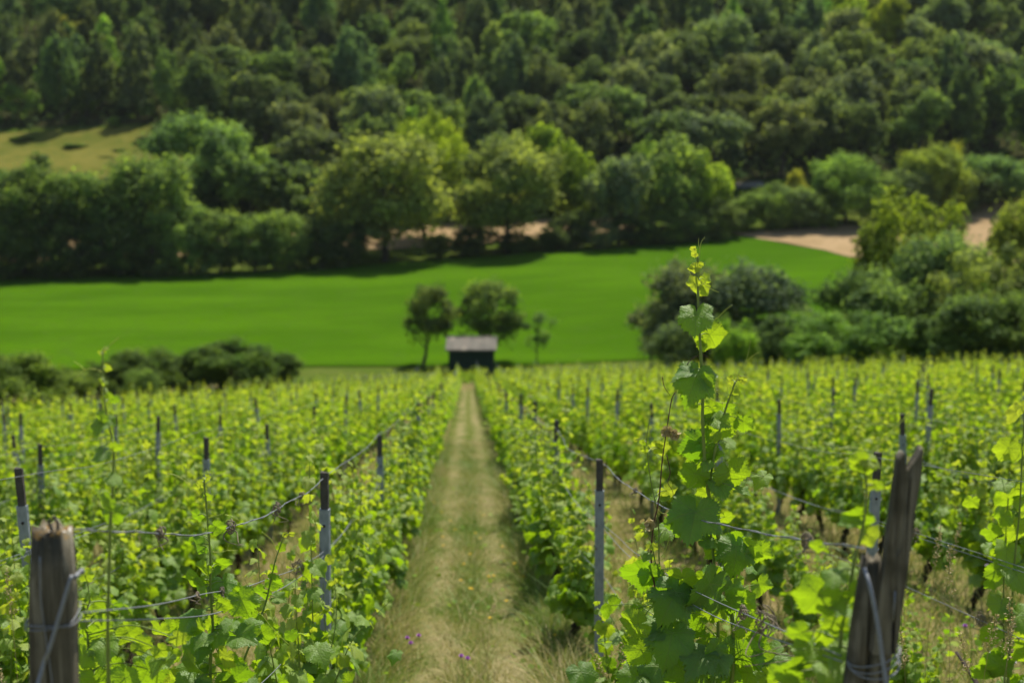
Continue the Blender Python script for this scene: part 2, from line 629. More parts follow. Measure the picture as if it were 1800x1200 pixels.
loft("dry_field", gpx([(-200, 470), (300, 452), (600, 443), (800, 432), (980, 420), (1120, 402)]),
     gpx([(-200, 410), (300, 415), (600, 402), (800, 394), (980, 386), (1120, 385)]), M['tan'], 0.2, 60, 10)
loft("meadow", gpx([(-350, 330), (0, 320), (150, 318), (300, 305), (420, 280)]), gpx([(-350, 245), (0, 236), (120, 230), (260, 222), (420, 215)]), M['meadow'], 0.2, 50, 12)
rd = np.array(gpx([(900, 372), (1040, 356), (1180, 341), (1300, 329), (1342, 326)]))
loft("road", rd + (0, -1.4), rd + (0, 1.5), M['asphalt'], 0.3, 60, 4)
gA = gpx([(-400, 232), (0, 228), (250, 218), (420, 212), (560, 300), (760, 380), (1000, 352), (1300, 321), (1600, 297), (2200, 240)])
gA = resample(gA, 120)
gB = np.stack([gA[:, 0] * 1.9, np.full(len(gA), 540.0)], 1)
loft("forest_floor", gA, gB, M['floor'], 0.15, 120, 60)

# ------------------------------------------------------------------ trees
def crown_acc(seed, shape, nclump, nleaf, leaf):
    """unit tree: about 1 wide, 1 tall from the ground"""
    g = np.random.default_rng(seed)
    acc = Acc()
    C, Rr = [], []
    if shape == 'pine':
        tiers = int(nclump ** 0.5 * 2.2)
        for i in range(tiers):
            f = (i + 0.5) / tiers
            z = 0.18 + 0.79 * f
            w = 0.46 * (1 - f) ** 0.62 + 0.05
            k = max(2, int(8 * (1 - f) + 1))
            a0 = g.uniform(0, 6.28)
            for j in range(k):
                a = a0 + 6.28 * j / k + g.normal(0, .25)
                rr = w * g.uniform(.45, 1.0)
                C.append((rr * math.cos(a), rr * math.sin(a), z - 0.10 * rr + g.normal(0, .015)))
                Rr.append((0.15 * (1 - .4 * f), 0.062))
    else:
        prm = dict(round=(0.60, 0.5, 0.40), tall=(0.56, 0.5, 0.44), bush=(0.46, 0.5, 0.52), open=(0.62, 0.5, 0.38), poplar=(0.54, 0.5, 0.47), sapling=(.6, .5, .4), full=(.53, .5, .47))[shape]
        zc, rx, rz = prm
        lop = g.normal(0, 0.08, 2)
        bd = unit(g.normal(0, 1, (7, 3)))
        ba = g.uniform(-.42, .34, 7)
        n = 0
        while n < nclump:
            p = g.normal(0, 1, 3)
            p /= np.linalg.norm(p)
            q = p * g.uniform(0.25, 1.0) ** 0.45
            if q[2] < -0.75 and shape != 'bush':
                continue
            wob = 1 + float((ba * np.maximum(0, bd @ p) ** 2.5).sum()) + g.normal(0, 0.07)
            r0 = g.uniform(0.07, 0.15) if nclump < 36 else g.uniform(.065, .15)
            rxx = (rx - r0 * 0.8) * wob
            z = zc + q[2] * (rz - r0 * 0.6) * (.55 + .45 * wob)
            if shape == 'tall' or shape == 'poplar':
                rxx *= 1.0 - 0.35 * max(0, q[2])
            C.append((q[0] * rxx + lop[0] * q[2], q[1] * rxx + lop[1] * q[2], max(z, 0.05)))
            Rr.append((r0, r0 * g.uniform(.75, 1.3)))
            n += 1
    C, Rr = np.array(C), np.array(Rr)
    n = len(C)
    idx = np.repeat(np.arange(n), nleaf)
    d = unit(g.normal(0, 1, (len(idx), 3)))
    d[:, 2] = np.where((d[:, 2] < -0.2) & (g.random(len(idx)) < .6), -d[:, 2], d[:, 2])
    rad = g.random(len(idx)) ** 0.4 * g.uniform(.7, 1.4, len(idx))
    P = C[idx] + d * rad[:, None] * np.stack([Rr[idx, 0], Rr[idx, 0], Rr[idx, 1]], 1)
    P[:, 2] = np.maximum(P[:, 2], 0.015)
    nr = unit(d * 0.7 + g.normal(0, .5, d.shape) + np.array([0, 0, .7]))
    Rm = frames(nr, g.normal(0, 1, d.shape))
    tpl = (np.array([(-.5, 0, 0), (0, -.62, .05), (.5, 0, 0), (0, .62, .05)]), np.array([(0, 1, 2), (0, 2, 3)]), np.zeros((4, 2)))
    ctint = np.clip(g.normal(.5, .17, n), 0, 1)
    tint = np.clip(ctint[idx] + g.normal(0, .2, len(idx)), 0, 1)
    lo, hi = np.percentile(P, 1, axis=0), np.percentile(P, 99, axis=0)
    kx = 1.0 / max(hi[0] - lo[0], hi[1] - lo[1])
    mid = (lo + hi) / 2
    for A in (P, C):
        A[:, :2] = (A[:, :2] - mid[:2] * .8) * kx
        A[:, 2] *= .985 / hi[2]
    acc.inst(tpl, Rm, leaf * g.uniform(.6, 1.4, len(idx)), P, tint)
    return acc, C


def trunk_acc(seed, C, shape, nl=7, r=0.026, lean=0.0):
    g = np.random.default_rng(seed + 99)
    a = Acc()
    top = 0.9 if shape in ('pine', 'poplar', 'tall') else 0.62
    z = np.linspace(-0.03, top, 9)
    cx = lean * (1 - z) ** 2
    P = np.stack([cx + g.normal(0, .008, 9), g.normal(0, .008, 9), z], 1)
    a.add(*tube(P, np.linspace(r * 1.25, r * .3, 9), 7))
    low = C[np.argsort(C[:, 2])]
    for k in np.linspace(0, len(low) - 1, nl).astype(int):
        e = low[k]
        zs = max(0.14, min(top * .8, e[2] * .55))
        s = np.array([np.interp(zs, z, cx), 0, zs])
        m = (s + e) / 2 + np.array([0, 0, -.02])
        a.add(*tube(smooth_path([s, m, e], 3), np.linspace(r * .5, r * .12, 7), 5))
    return a


PROTO = {}


def proto(key, seed, shape, nclump, nleaf, leaf, lean=0.0, r=.026):
    ca, C = crown_acc(seed, shape, nclump, nleaf, leaf)
    cm = ca.mesh("crown", M['crown'], False)
    tm = trunk_acc(seed, C, shape, lean=lean, r=r).mesh("trunk", M['tree_bark'])
    PROTO[key] = (cm, tm)


for i in range(4):
    proto(f'round{i}', 10 + i, 'round', 62, 130, .043)
    proto(f'tall{i}', 20 + i, 'tall', 60, 130, .043)
    proto(f'bush{i}', 30 + i, 'bush', 84, 150, .034)
for i in range(3):
    proto(f'pine{i}', 40 + i, 'pine', 34, 75, .046, r=.016)
    proto(f'poplar{i}', 50 + i, 'poplar', 30, 80, .055, r=.018)
    proto(f'big{i}', 60 + i, 'full', 110, 170, .028)
proto('open0', 70, 'open', 40, 150, .036, lean=-.16, r=.030)
proto('open1', 71, 'open', 48, 150, .034, r=.03)
proto('sapling0', 72, 'sapling', 16, 80, .045, r=.022)


def tree(name, key, label, cat, px, top, wpx, y, color, group=None, rot=None, sink=0.0, base=None):
    """px = picture column of the trunk, top = row of the top, wpx = width of the crown, y = distance down the valley"""
    p = at_y(px, top, y)
    z0 = H(p[0], y) - sink
    hgt = p[2] - z0
    dep = float(p @ c_f)
    w = wpx * dep / FPX
    return tree_at(name, key, label, cat, (p[0], y, z0), w, hgt, color, group, rot)


def tree_at(name, key, label, cat, loc, w, h, color, group=None, rot=None):
    cm, tm = PROTO[key]
    o = thing(name, label, cat, loc, group)
    o.scale = (w, w, h)
    o.rotation_euler = (0, 0, random.uniform(0, 6.28) if rot is None else rot)
    c = link("crown", cm, o)
    c.color = (*color, 1)
    link("trunk", tm, o)
    return o


def jit(c, a=.12):
    k = 1 + random.uniform(-a, a)
    return tuple(max(0.002, v * k * (1 + random.uniform(-a * .5, a * .5))) for v in c)


OLIVE, MID, DARK, BRIGHT, GREY, YEL = (.082, .098, .030), (.060, .088, .025), (.037, .056, .018), (.082, .112, .012), (.062, .082, .042), (.115, .12, .02)
# the line of trees along the far edge of the green field
for key, lab, px, top, w, y, col in [
    ('big0', 'dense dark green tree at the far field edge, first from the meadow end', 30, 284, 190, 219, DARK),
    ('round1', 'rounded green tree in the field edge line, below the dry meadow', 135, 305, 140, 221, MID),
    ('big1', 'broad mid green tree of the field edge line, just past the meadow', 245, 278, 180, 222, MID),
    ('big2', 'pale grey green round tree behind the hedgerow, beside the dry meadow', 330, 207, 190, 252, (.062, .098, .034)),
    ('round2', 'green tree behind the hedgerow, between the pale round tree and the big olive tree', 440, 265, 150, 246, MID),
    ('round3', 'dark green tree behind the low hedge, next to the big olive tree', 520, 292, 140, 243, DARK),
    ('big1', 'biggest tree of the hedgerow, olive green with a wide crown', 675, 243, 225, 227, OLIVE),
    ('big0', 'vivid green tree rising behind the big olive tree', 742, 210, 135, 246, BRIGHT),
    ('big2', 'wide olive tree in the hedgerow, second largest', 892, 250, 185, 230, OLIVE),
    ('tall1', 'vivid green tall tree behind the second largest olive tree', 985, 225, 120, 243, (.070, .10, .012)),
    ('round0', 'grey green round tree in the hedgerow above the shed trees', 1088, 278, 115, 233, GREY),
    ('tall0', 'light green narrow tree behind the grey green round tree', 1132, 254, 85, 246, (.085, .125, .026)),
    ('tall2', 'tall soft green tree in the hedgerow, beside the light green narrow tree', 1185, 238, 120, 238, (.070, .098, .028)),
    ('tall3', 'slim yellow green tree ending the line of tall hedgerow trees', 1246, 270, 75, 240, (.10, .135, .022))]:
    tree("hedgerow_tree", key, lab, "tree", px, top, w, y, jit(col, .05), "trees along the far edge of the green field")
for i, (px, top, w, y, col) in enumerate([
    (10, 392, 100, 213, DARK), (75, 400, 90, 214, DARK), (140, 398, 95, 215, DARK), (205, 392, 95, 216, DARK), (265, 395, 95, 217, DARK), (330, 372, 100, 217, MID),
    (385, 372, 100, 218, MID), (445, 380, 95, 219, MID), (505, 372, 105, 220, MID), (565, 385, 90, 221, DARK), (610, 390, 80, 222, DARK),
    (830, 402, 75, 229, DARK), (1000, 372, 85, 231, DARK), (1050, 388, 80, 231, GREY), (1110, 380, 85, 233, DARK), (1165, 372, 90, 235, MID), (1215, 365, 90, 236, MID), (1262, 352, 85, 238, MID),
    (770, 415, 60, 228, DARK), (905, 410, 70, 231, DARK), (960, 405, 70, 232, DARK)]):
    tree("hedge_shrub", f'bush{i % 4}', 'low dark green shrub at the foot of the hedgerow trees', "shrub", px, top, w, y, jit(col), "low shrubs under the hedgerow trees")
for i, (px, top, w, y) in enumerate([(-20, 300, 120, 236), (75, 318, 110, 235), (190, 325, 110, 237), (290, 330, 100, 238), (390, 300, 120, 252), (470, 312, 110, 255), (545, 300, 115, 258), (600, 318, 100, 260), (650, 310, 110, 262),
        (715, 318, 105, 262), (785, 300, 110, 264), (840, 322, 100, 262), (905, 318, 100, 263), (960, 310, 100, 264), (1030, 305, 110, 264), (1100, 300, 100, 262), (1160, 300, 100, 262), (1225, 300, 90, 262), (1270, 296, 80, 268)]):
    tree("backing_tree", ('round', 'tall', 'big')[i % 3] + str(i % 3), 'dark rounded tree filling the gap between hedgerow and hillside wood', "tree", px, top, w, y, jit(random.choice((DARK, MID, (.036, .062, .02))), .15), "trees between hedgerow and hillside wood")
for i, (px, top, w, y, col, lab) in enumerate([
    (1305, 342, 75, 243, MID, 'low clipped looking shrub starting the hedge above the stubble field'),
    (1356, 327, 84, 244, MID, 'second shrub of the hedge above the stubble field'),
    (1405, 300, 40, 252, YEL, 'small yellow topped bush behind the hedge above the stubble field'),
    (1400, 330, 85, 245, (.06, .085, .034), 'grey green shrub of the hedge, in front of the small yellow bush'),
    (1448, 322, 85, 246, MID, 'green shrub of the hedge leaning on the rounded tree'),
    (1490, 274, 120, 248, (.078, .118, .028), 'rounded light green tree standing in the hedge above the stubble field'),
    (1550, 312, 95, 247, MID, 'shrub of the hedge just past the rounded light green tree'),
    (1605, 300, 90, 249, (.062, .085, .036), 'shrub of the hedge touching the yellow tipped tree'),
    (1648, 260, 115, 251, (.085, .105, .022), 'yellow tipped tree in the hedge, tallest above the stubble field'),
    (1705, 300, 95, 253, DARK, 'dark shrub of the hedge past the yellow tipped tree'),
    (1755, 276, 115, 256, (.058, .096, .034), 'rounded green bush near the end of the hedge above the stubble field'),
    (1815, 285, 110, 259, MID, 'last bush of the hedge, cut by the picture edge'),
    (1668, 254, 40, 254, YEL, 'narrow yellow crown poking out of the yellow tipped tree')]):
    tree("hedge_bush", f'bush{i % 4}' if w < 110 else f'big{i % 3}', lab, "bush", px, top, w, y, jit(col, .06), "hedge above the stubble field")
for i, (px, top, w, y) in enumerate([(132, 252, 40, 299), (92, 268, 20, 296), (210, 262, 28, 296), (38, 240, 40, 306), (190, 275, 40, 292)]):
    tree("meadow_bush", f'bush{i % 4}', ['largest round bush on the dry meadow', 'smallest bush on the dry meadow', 'small bush at the hedgerow end of the dry meadow',
         'bush at the forest edge of the dry meadow', 'bush at the foot of the dry meadow'][i], "bush", px, top, w, y, jit((.05, .085, .022)), "bushes on the dry meadow")

# trees and bushes round the vineyard's foot
tree("shed_tree", 'open0', 'small leaning tree with bare trunk beside the shed', "tree", 757, 502, 100, 121, (.042, .058, .020), "trees round the shed", rot=0.35)
tree("shed_tree", 'open1', 'wide dark crowned tree directly behind the shed', "tree", 862, 496, 124, 123, (.046, .068, .020), "trees round the shed", rot=1.2)
tree("shed_tree", 'sapling0', 'thin sparse sapling standing apart from the shed', "tree", 944, 548, 58, 121, (.045, .075, .028), "trees round the shed", rot=2.0)
for i, (px, top, w, y, col, lab) in enumerate([
    (30, 634, 190, 58, (.040, .062, .012), 'nearest olive green bush at the vineyard corner below the field'),
    (105, 650, 110, 62, (.046, .068, .013), 'lower bush leaning on the nearest olive green bush'),
    (-60, 625, 160, 70, (.04, .06, .012), 'bush behind the nearest olive bush, cut by the picture edge'),
    (245, 616, 120, 98, (.034, .054, .014), 'dark bush in the middle of the row below the field'),
    (335, 611, 110, 101, (.030, .050, .012), 'tall dark bush beside the longest dark bush'),
    (405, 604, 150, 102, (.032, .055, .012), 'longest dark bush of the row at the field edge'),
    (480, 622, 90, 104, (.032, .055, .013), 'low tail bush ending the dark row toward the shed'),
    (250, 650, 60, 90, (.055, .085, .024), 'small pale bush in front of the dark bush row'),
    (180, 640, 80, 96, (.03, .048, .012), 'shaded bush between the olive bushes and the dark row')]):
    tree("edge_bush", f'bush{i % 4}', lab, "bush", px, top, w, y, col, "bushes between vineyard and green field")
for i, (px, top, w, y, col, key, lab) in enumerate([
    (1200, 470, 175, 99, (.052, .066, .034), 'big1', 'grey green sprawling bush nearest the shed, with bare lower branches'),
    (1325, 472, 220, 98, (.046, .066, .036), 'big2', 'large rounded grey green bush behind the tall vine shoot'),
    (1290, 565, 90, 90, (.072, .125, .016), 'bush1', 'small fresh green bush in front of the large rounded grey bush'),
    (1210, 560, 120, 93, (.045, .066, .030), 'bush3', 'low grey bush under the sprawling bush'),
    (1390, 555, 120, 88, (.036, .058, .022), 'bush2', 'dark bush between the rounded grey bush and the big thicket'),
    (1612, 348, 196, 112, (.058, .078, .012), 'big0', 'bright yellow green tree rising above the thicket'),
    (1822, 345, 140, 108, (.075, .092, .022), 'big2', 'olive tree at the picture edge above the thicket'),
    (1640, 420, 200, 92, (.052, .080, .030), 'big1', 'big grey green bush in front of the bright yellow green tree'),
    (1520, 480, 190, 88, (.050, .078, .026), 'big2', 'rounded bush of the thicket below the bright yellow green tree'),
    (1760, 440, 190, 86, (.060, .078, .026), 'big0', 'tall olive bush in the thicket under the edge tree'),
    (1450, 560, 150, 80, (.050, .090, .020), 'bush0', 'fresh green low bush at the vineyard edge of the thicket'),
    (1570, 555, 170, 78, (.048, .085, .020), 'bush1', 'broad low bush along the vines, in the middle of the thicket'),
    (1690, 520, 180, 77, (.040, .064, .020), 'bush2', 'dark bush along the vines toward the edge of the thicket'),
    (1800, 520, 170, 76, (.044, .068, .018), 'bush3', 'low bush along the vines where the picture ends')]):
    tree("thicket_bush" if i not in (5, 6) else "thicket_tree", key, lab, "bush" if i not in (5, 6) else "tree", px, top, w, y, col, "thicket beside the vineyard")

# the wooded hillside: every trunk a tree of its own
spots = []
cand = []
for k in range(26000):
    y = random.uniform(262, 455)
    x = random.uniform(-0.42 * y, 0.43 * y)
    cand.append((x, y))
cand = np.array(cand)
cz = H(cand[:, 0], cand[:, 1])
cpx, cpy = to_px(np.stack([cand[:, 0], cand[:, 1], cz], 1))
edge = np.interp(cpx, [-400, 0, 250, 420, 540, 700, 1000, 1300, 1600, 2000], [232, 226, 222, 268, 330, 356, 346, 320, 302, 280])
rdy = np.interp(cpx, [900, 1040, 1180, 1300, 1450, 1600, 1800, 2000], [372, 356, 341, 329, 318, 304, 284, 262])
ok = (np.abs(cpy - rdy) > 8) & (cpx > -70) & (cpx < 1870) & (cpy < edge) & (cpy > -120)
sel = []
order = np.argsort(cand[:, 1] + np.random.default_rng(3).normal(0, 10, len(cand)))
for i in order:
    if not ok[i]:
        continue
    x, y = cand[i]
    sp = 8.2 + (y - 262) * 0.009
    if all((x - a) ** 2 + ((y - b) * .8) ** 2 > sp * sp for a, b, _ in sel[-120:]):
        sel.append((x, y, i))
sel = [s for s in sel]
WOODS = []
for x, y, i in sel:
    px, py = cpx[i], cpy[i]
    n1 = math.sin(px * .0061 + py * .011) + math.sin(px * .0143 - py * .019 + 2) + random.gauss(0, .7)
    conifer = (px < 900 and py < 240 and n1 > -1.0) or (px > 900 and py < 130 and n1 > -.3) or (n1 > 1.3)
    WOODS.append((x, y, px, py, conifer, n1))
# thin to at most 290 of each kind, farthest first
for kind in (True, False):
    L = [w for w in WOODS if w[4] == kind]
    for w in sorted(L, key=lambda w: -w[1])[:max(0, len(L) - 290)]:
        WOODS.remove(w)
print("woods", len(WOODS), sum(1 for w in WOODS if w[4]))
for x, y, px, py, conifer, n1 in WOODS:
    z = H(x, y) - .3
    edge_near = y < 285
    if conifer:
        pale = random.random() < .12
        col = jit((.040, .058, .028) if not pale else (.06, .10, .028), .22)
        k = random.choice(['pine0', 'pine1', 'pine2', 'poplar0', 'poplar1', 'tall0', 'tall2'])
        tree_at("conifer_tree", k, 'dark conifer among the close dark stand on the wooded hillside' if not pale else 'paler fresh green conifer among the darker trees on the wooded hillside',
                "conifer", (x, y, z), random.uniform(6.5, 9.5), random.uniform(14, 20), col, "conifers on the wooded hillside")
    else:
        u = random.random()
        if u < .09:
            col, lab = jit(BRIGHT, .15), 'fresh yellow green broadleaf tree standing out on the wooded hillside'
        elif u < .30:
            col, lab = jit(GREY, .15), 'grey green broadleaf tree on the wooded hillside'
        elif u < .62:
            col, lab = jit((.051, .071, .024), .2), 'mid green rounded broadleaf tree on the wooded hillside'
        else:
            col, lab = jit((.038, .054, .021), .2), 'dark green broadleaf tree on the wooded hillside'
        k = random.choice(['round0', 'round1', 'round2', 'round3', 'tall0', 'tall1', 'tall2', 'tall3'])
        tree_at("broadleaf_tree", k, lab, "tree", (x, y, z), random.uniform(9.5, 14), random.uniform(11, 17), col, "broadleaf trees on the wooded hillside")
for i, (px, top, w, y, col, key) in enumerate([
    (105, 28, 50, 352, (.14, .14, .026), 'tall0'), (152, 40, 42, 354, (.14, .15, .03), 'tall1'), (98, 98, 48, 330, (.095, .135, .03), 'poplar1'), (168, 90, 66, 332, (.10, .125, .03), 'tall2'),
    (22, 148, 52, 318, (.075, .12, .03), 'poplar0'), (325, 124, 46, 320, (.05, .10, .028), 'poplar2'), (60, 160, 30, 318, (.07, .11, .03), 'poplar1'), (150, 165, 44, 320, (.06, .10, .026), 'poplar2'),
    (258, 152, 24, 318, (.055, .095, .026), 'pine1'), (200, 205, 26, 314, (.06, .10, .024), 'poplar0'), (228, 130, 40, 322, (.04, .07, .026), 'pine2')]):
    tree("edge_tree", key, ['tallest bright yellow green birch high in the dark forest', 'yellow green birch beside the tallest bright birch', 'slim light green tree at the forest edge under the yellow birches',
         'spreading light green tree under the yellow birches', 'pale slim tree at the forest edge above the meadow corner', 'lone fresh green tree against the dark forest edge',
         'thin pale tree between two slim forest edge trees', 'light green tree low on the forest edge above the meadow', 'thin green conifer at the forest edge near the lone fresh tree',
         'smallest light green tree at the meadow edge', 'dark conifer at the forest edge above the meadow'][i], "tree", px, top, w, y, col, "light trees along the forest edge")
# undergrowth between the trunks: nobody could count it
g = np.random.default_rng(5)
n = 60000
uy = g.uniform(258, 470, n)
ux = g.uniform(-.43, .44, n) * uy
uz = H(ux, uy)
upx, upy = to_px(np.stack([ux, uy, uz], 1))
ue = np.interp(upx, [-400, 0, 250, 420, 540, 700, 1000, 1300, 1600, 2000], [234, 230, 220, 214, 310, 385, 362, 318, 294, 255])
k = (upy < ue)
P = np.stack([ux, uy, uz + g.random(n) ** 1.6 * 3.2], 1)[k]
acc = Acc()
tpl = (np.array([(-.5, 0, 0), (0, -.62, .05), (.5, 0, 0), (0, .62, .05)]), np.array([(0, 1, 2), (0, 2, 3)]), np.zeros((4, 2)))
acc.inst(tpl, frames(unit(g.normal(0, .6, P.shape) + (0, -.3, .8)), g.normal(0, 1, P.shape)), g.uniform(.5, 1.2, len(P)), P, g.uniform(.1, .8, len(P)))
ug = setting(acc.build("undergrowth", M['crown'], None, False), 'stuff')
ug.color = (.032, .052, .017, 1)

# ------------------------------------------------------------------ the shed at the end of the path
def build_shed():
    y = 114.0
    pl, prt = at_y(790, 640, y), at_y(866, 640, y)
    z0 = H((pl[0] + prt[0]) / 2, y) - 0.1
    zt = at_y(828, 597, y)[2]
    w = prt[0] - pl[0]
    h = zt - z0
    root = thing("garden_shed", "dark green wooden shed with pale patched roof below the vine rows", "shed", ((pl[0] + prt[0]) / 2, y, z0))
    root.rotation_euler = (0, 0, R(-3))
    wa, ro, ra = Acc(), Acc(), Acc()
    hw, dp = w / 2, 2.6
    hwall = h - 0.62
    nb = 18
    for i in range(nb):                                              # upright boards, front and back
        x0 = -hw + w * i / nb
        for ys, jj in ((0.0, 1), (dp, -1)):
            e = 0.012 * (i % 2)
            wa.add(*box(x0 + .006, x0 + w / nb - .006, ys - .02 - e, ys + .02 + e, 0, hwall))
    for i in range(12):
        y0 = .03 + (dp - .06) * i / 12
        for xs in (-hw, hw):
            e = .012 * (i % 2)
            wa.add(*box(xs - .02 - e, xs + .02 + e, y0 + .006, y0 + (dp - .06) / 12 - .006, 0, hwall))
    wa.build("wall", M['shed_wall'], root, False)
    fr = Acc()
    for xs in (-hw, hw):
        for ys in (0, dp):
            fr.add(*box(xs - .06, xs + .06, ys - .06, ys + .06, 0, hwall + .02))
    fr.add(*box(-hw - .02, hw + .02, -.07, -.035, hwall - .16, hwall - .01))
    fr.build("frame", M['shed_wall'], root, False)
    dr = Acc()
    dr.add(*box(-.2, .72, -.075, -.05, .04, hwall - .25))
    dr.add(*box(-.2, .72, -.095, -.076, .4, .52)).add(*box(-.2, .72, -.095, -.076, 1.3, 1.42))
    d = dr.build("door", M['shed_wall'], root, False)
    Acc().add(*box(.58, .62, -.125, -.097, .95, 1.15)).build("handle", M['rust'], d, False)
    n = 60                                                           # corrugated roof, ridge along x
    xs = np.linspace(-hw - .3, hw + .32, n)
    wav = .025 * np.sin(np.arange(n) * 2 * np.pi / 5)
    prof = [(-.42, hwall - .12), (dp / 2, h + .02), (dp + .42, hwall - .12)]
    for th in (0, -.04):
        V = np.array([(x, py_, pz + wv + th) for x, wv in zip(xs, wav) for py_, pz in prof])
        F = [t for i in range(n - 1) for j in range(2) for t in ((i * 3 + j, i * 3 + 3 + j, i * 3 + 4 + j), (i * 3 + j, i * 3 + 4 + j, i * 3 + 1 + j))]
        ro.add(V, F)
    for py_, pz in (prof[0], prof[2]):
        ro.add(*box(-hw - .3, hw + .32, py_ - .02, py_ + .02, pz - .15, pz - .03))
    r = ro.build("roof", M['roof'], root, False)
    ra.add(*tube([(-hw - .31, dp / 2, h + .05), (hw + .33, dp / 2, h + .05)], .06, 8))
    ra.build("ridge_cap", M['roof'], r)
    for s in (-1, 1):
        V = [(s * hw, 0, hwall), (s * hw, dp, hwall), (s * hw, dp / 2, h - .08), (s * (hw - .04), 0, hwall), (s * (hw - .04), dp, hwall), (s * (hw - .04), dp / 2, h - .08)]
        Acc().add(V, [(0, 1, 2), (5, 4, 3)]).build("gable", M['shed_wall'], root, False)


build_shed()

# ------------------------------------------------------------------ vine leaf templates
_KT = np.radians([0, 14, 30, 44, 55, 68, 86, 100, 114, 132, 152, 170, 180])
_KR = np.array([1.0, .90, .77, .84, .90, .80, .66, .70, .74, .64, .58, .45, .10])


def leaf_tpl(n_out, rings, seed, teeth=0.05, fold=.18, droop=.25, wav=.07):
    g = np.random.default_rng(seed)
    th = np.linspace(-np.pi, np.pi, n_out, endpoint=False) + np.pi / n_out
    r = np.interp(np.abs(th), _KT, _KR)
    r = r * (1 + g.normal(0, .03, n_out))
    if teeth:
        saw = np.abs(((np.arange(n_out) * 0.5) % 1.0) - .5) * 2
        r = r * (1 + teeth * (saw * 2 - 1) * (np.abs(th) < 2.9))
    V, U = [(0, 0, 0)], [(0, 0)]
    ph = g.uniform(0, 6.28, 3)
    for q in rings:
        rr = r * q if q > .99 else np.interp(np.abs(th), _KT, _KR) * q
        x, y = rr * np.sin(th), rr * np.cos(th)
        R2 = rr * rr
        z = fold * np.abs(x) * (1 - .4 * q) - droop * R2 * (0.6 + .4 * np.cos(th)) + wav * R2 * (np.sin(3 * th + ph[0]) + .7 * np.sin(5 * th + ph[1])) + .05 * R2 * np.cos(th * 6.7)
        V += list(zip(x, y, z))
        U += list(zip(x, y))
    F = [(0, 1 + (j + 1) % n_out, 1 + j) for j in range(n_out)]
    for i in range(len(rings) - 1):
        a, b = 1 + i * n_out, 1 + (i + 1) * n_out
        for j in range(n_out):
            k = (j + 1) % n_out
            F += [(a + j, a + k, b + k), (a + j, b + k, b + j)]
    return np.array(V, float), np.array(F), np.array(U, float)


HI = [leaf_tpl(84, (.2, .4, .6, .8, .93, 1.0), 100 + i, .052, [.1, .25, .4, .15, .6, .05][i], [.3, .5, .2, .65, .4, .45][i], [.10, .14, .12, .15, .10, .18][i]) for i in range(6)]
MD = [leaf_tpl(26, (.55, 1.0), 120 + i, .06, [.15, .35, .55, .1][i], [.4, .55, .3, .75][i], .14) for i in range(4)]
LO = [leaf_tpl(7, (1.0,), 140 + i, 0, .3, .4, .1) for i in range(3)]


def add_leaves(acc, tpls, P, N, Y, S, T, g, mat=0):
    """leaves with petiole end P, normal N, tip direction Y, size S, tint T"""
    P, N, Y, S, T = map(np.asarray, (P, N, Y, S, T))
    w = g.integers(0, len(tpls), len(P))
    Rm = frames(N, Y)
    for i in range(len(tpls)):
        k = w == i
        if k.any():
            acc.inst(tpls[i], Rm[k], S[k], P[k], T[k], mat)


def shoot_foliage(acc, g, path, tpls, s0, s1, dens=1.0, t0=.75, t1=.05, sides=5, r0=.0042, lateral=.5, stem=True):
    """one green shoot with leaves getting smaller, paler and yellower to its tip; path from base to tip"""
    Q = smooth_path(path, 6)
    L = np.concatenate([[0], np.cumsum(np.linalg.norm(np.diff(Q, axis=0), axis=1))])
    if stem:
        acc.add(*tube(Q, np.linspace(r0, r0 * .3, len(Q)), sides, False), None, .3, 1)
    n = max(3, int(L[-1] / .072 * dens))
    P, N, Y, S, T = [], [], [], [], []
    a = g.uniform(0, 6.28)
    for i in range(n):
        f = (i + .5 + g.uniform(-.3, .3)) / n
        b = np.array([np.interp(f * L[-1], L, Q[:, k]) for k in range(3)])
        a += math.pi + g.normal(0, .5)
        s = (s0 + (s1 - s0) * f ** 1.3) * g.uniform(.75, 1.2)
        reps = 1 + (g.random() < lateral * (1 - f))
        for q in range(reps):
            aa = a + q * g.uniform(.8, 2.2)
            sz = s * (1 if q == 0 else .65)
            out = np.array([math.cos(aa), math.sin(aa), 0])
            pl = sz * g.uniform(.5, 1.0)
            e = b + out * pl * .85 + np.array([0, 0, pl * g.uniform(.15, .6)])
            if stem and sz > .05:
                acc.add(*tube(np.array([b, (b + e) / 2 + (0, 0, .008), e]), [r0 * .35, r0 * .3, r0 * .28], 3, False), None, .2, 1)
            P.append(e)
            N.append(out * g.uniform(.1, .9) + np.array([0, 0, 1]) * g.uniform(.4, 1.0) + g.normal(0, .3, 3))
            Y.append(out + np.array([0, 0, -g.uniform(.2, 1.3)]) + g.normal(0, .3, 3))
            S.append(sz)
            T.append(np.clip(t0 + (t1 - t0) * f ** 1.1 + g.normal(0, .14) - .12 * q, 0, 1))
    add_leaves(acc, tpls, P, N, Y, S, T, g)


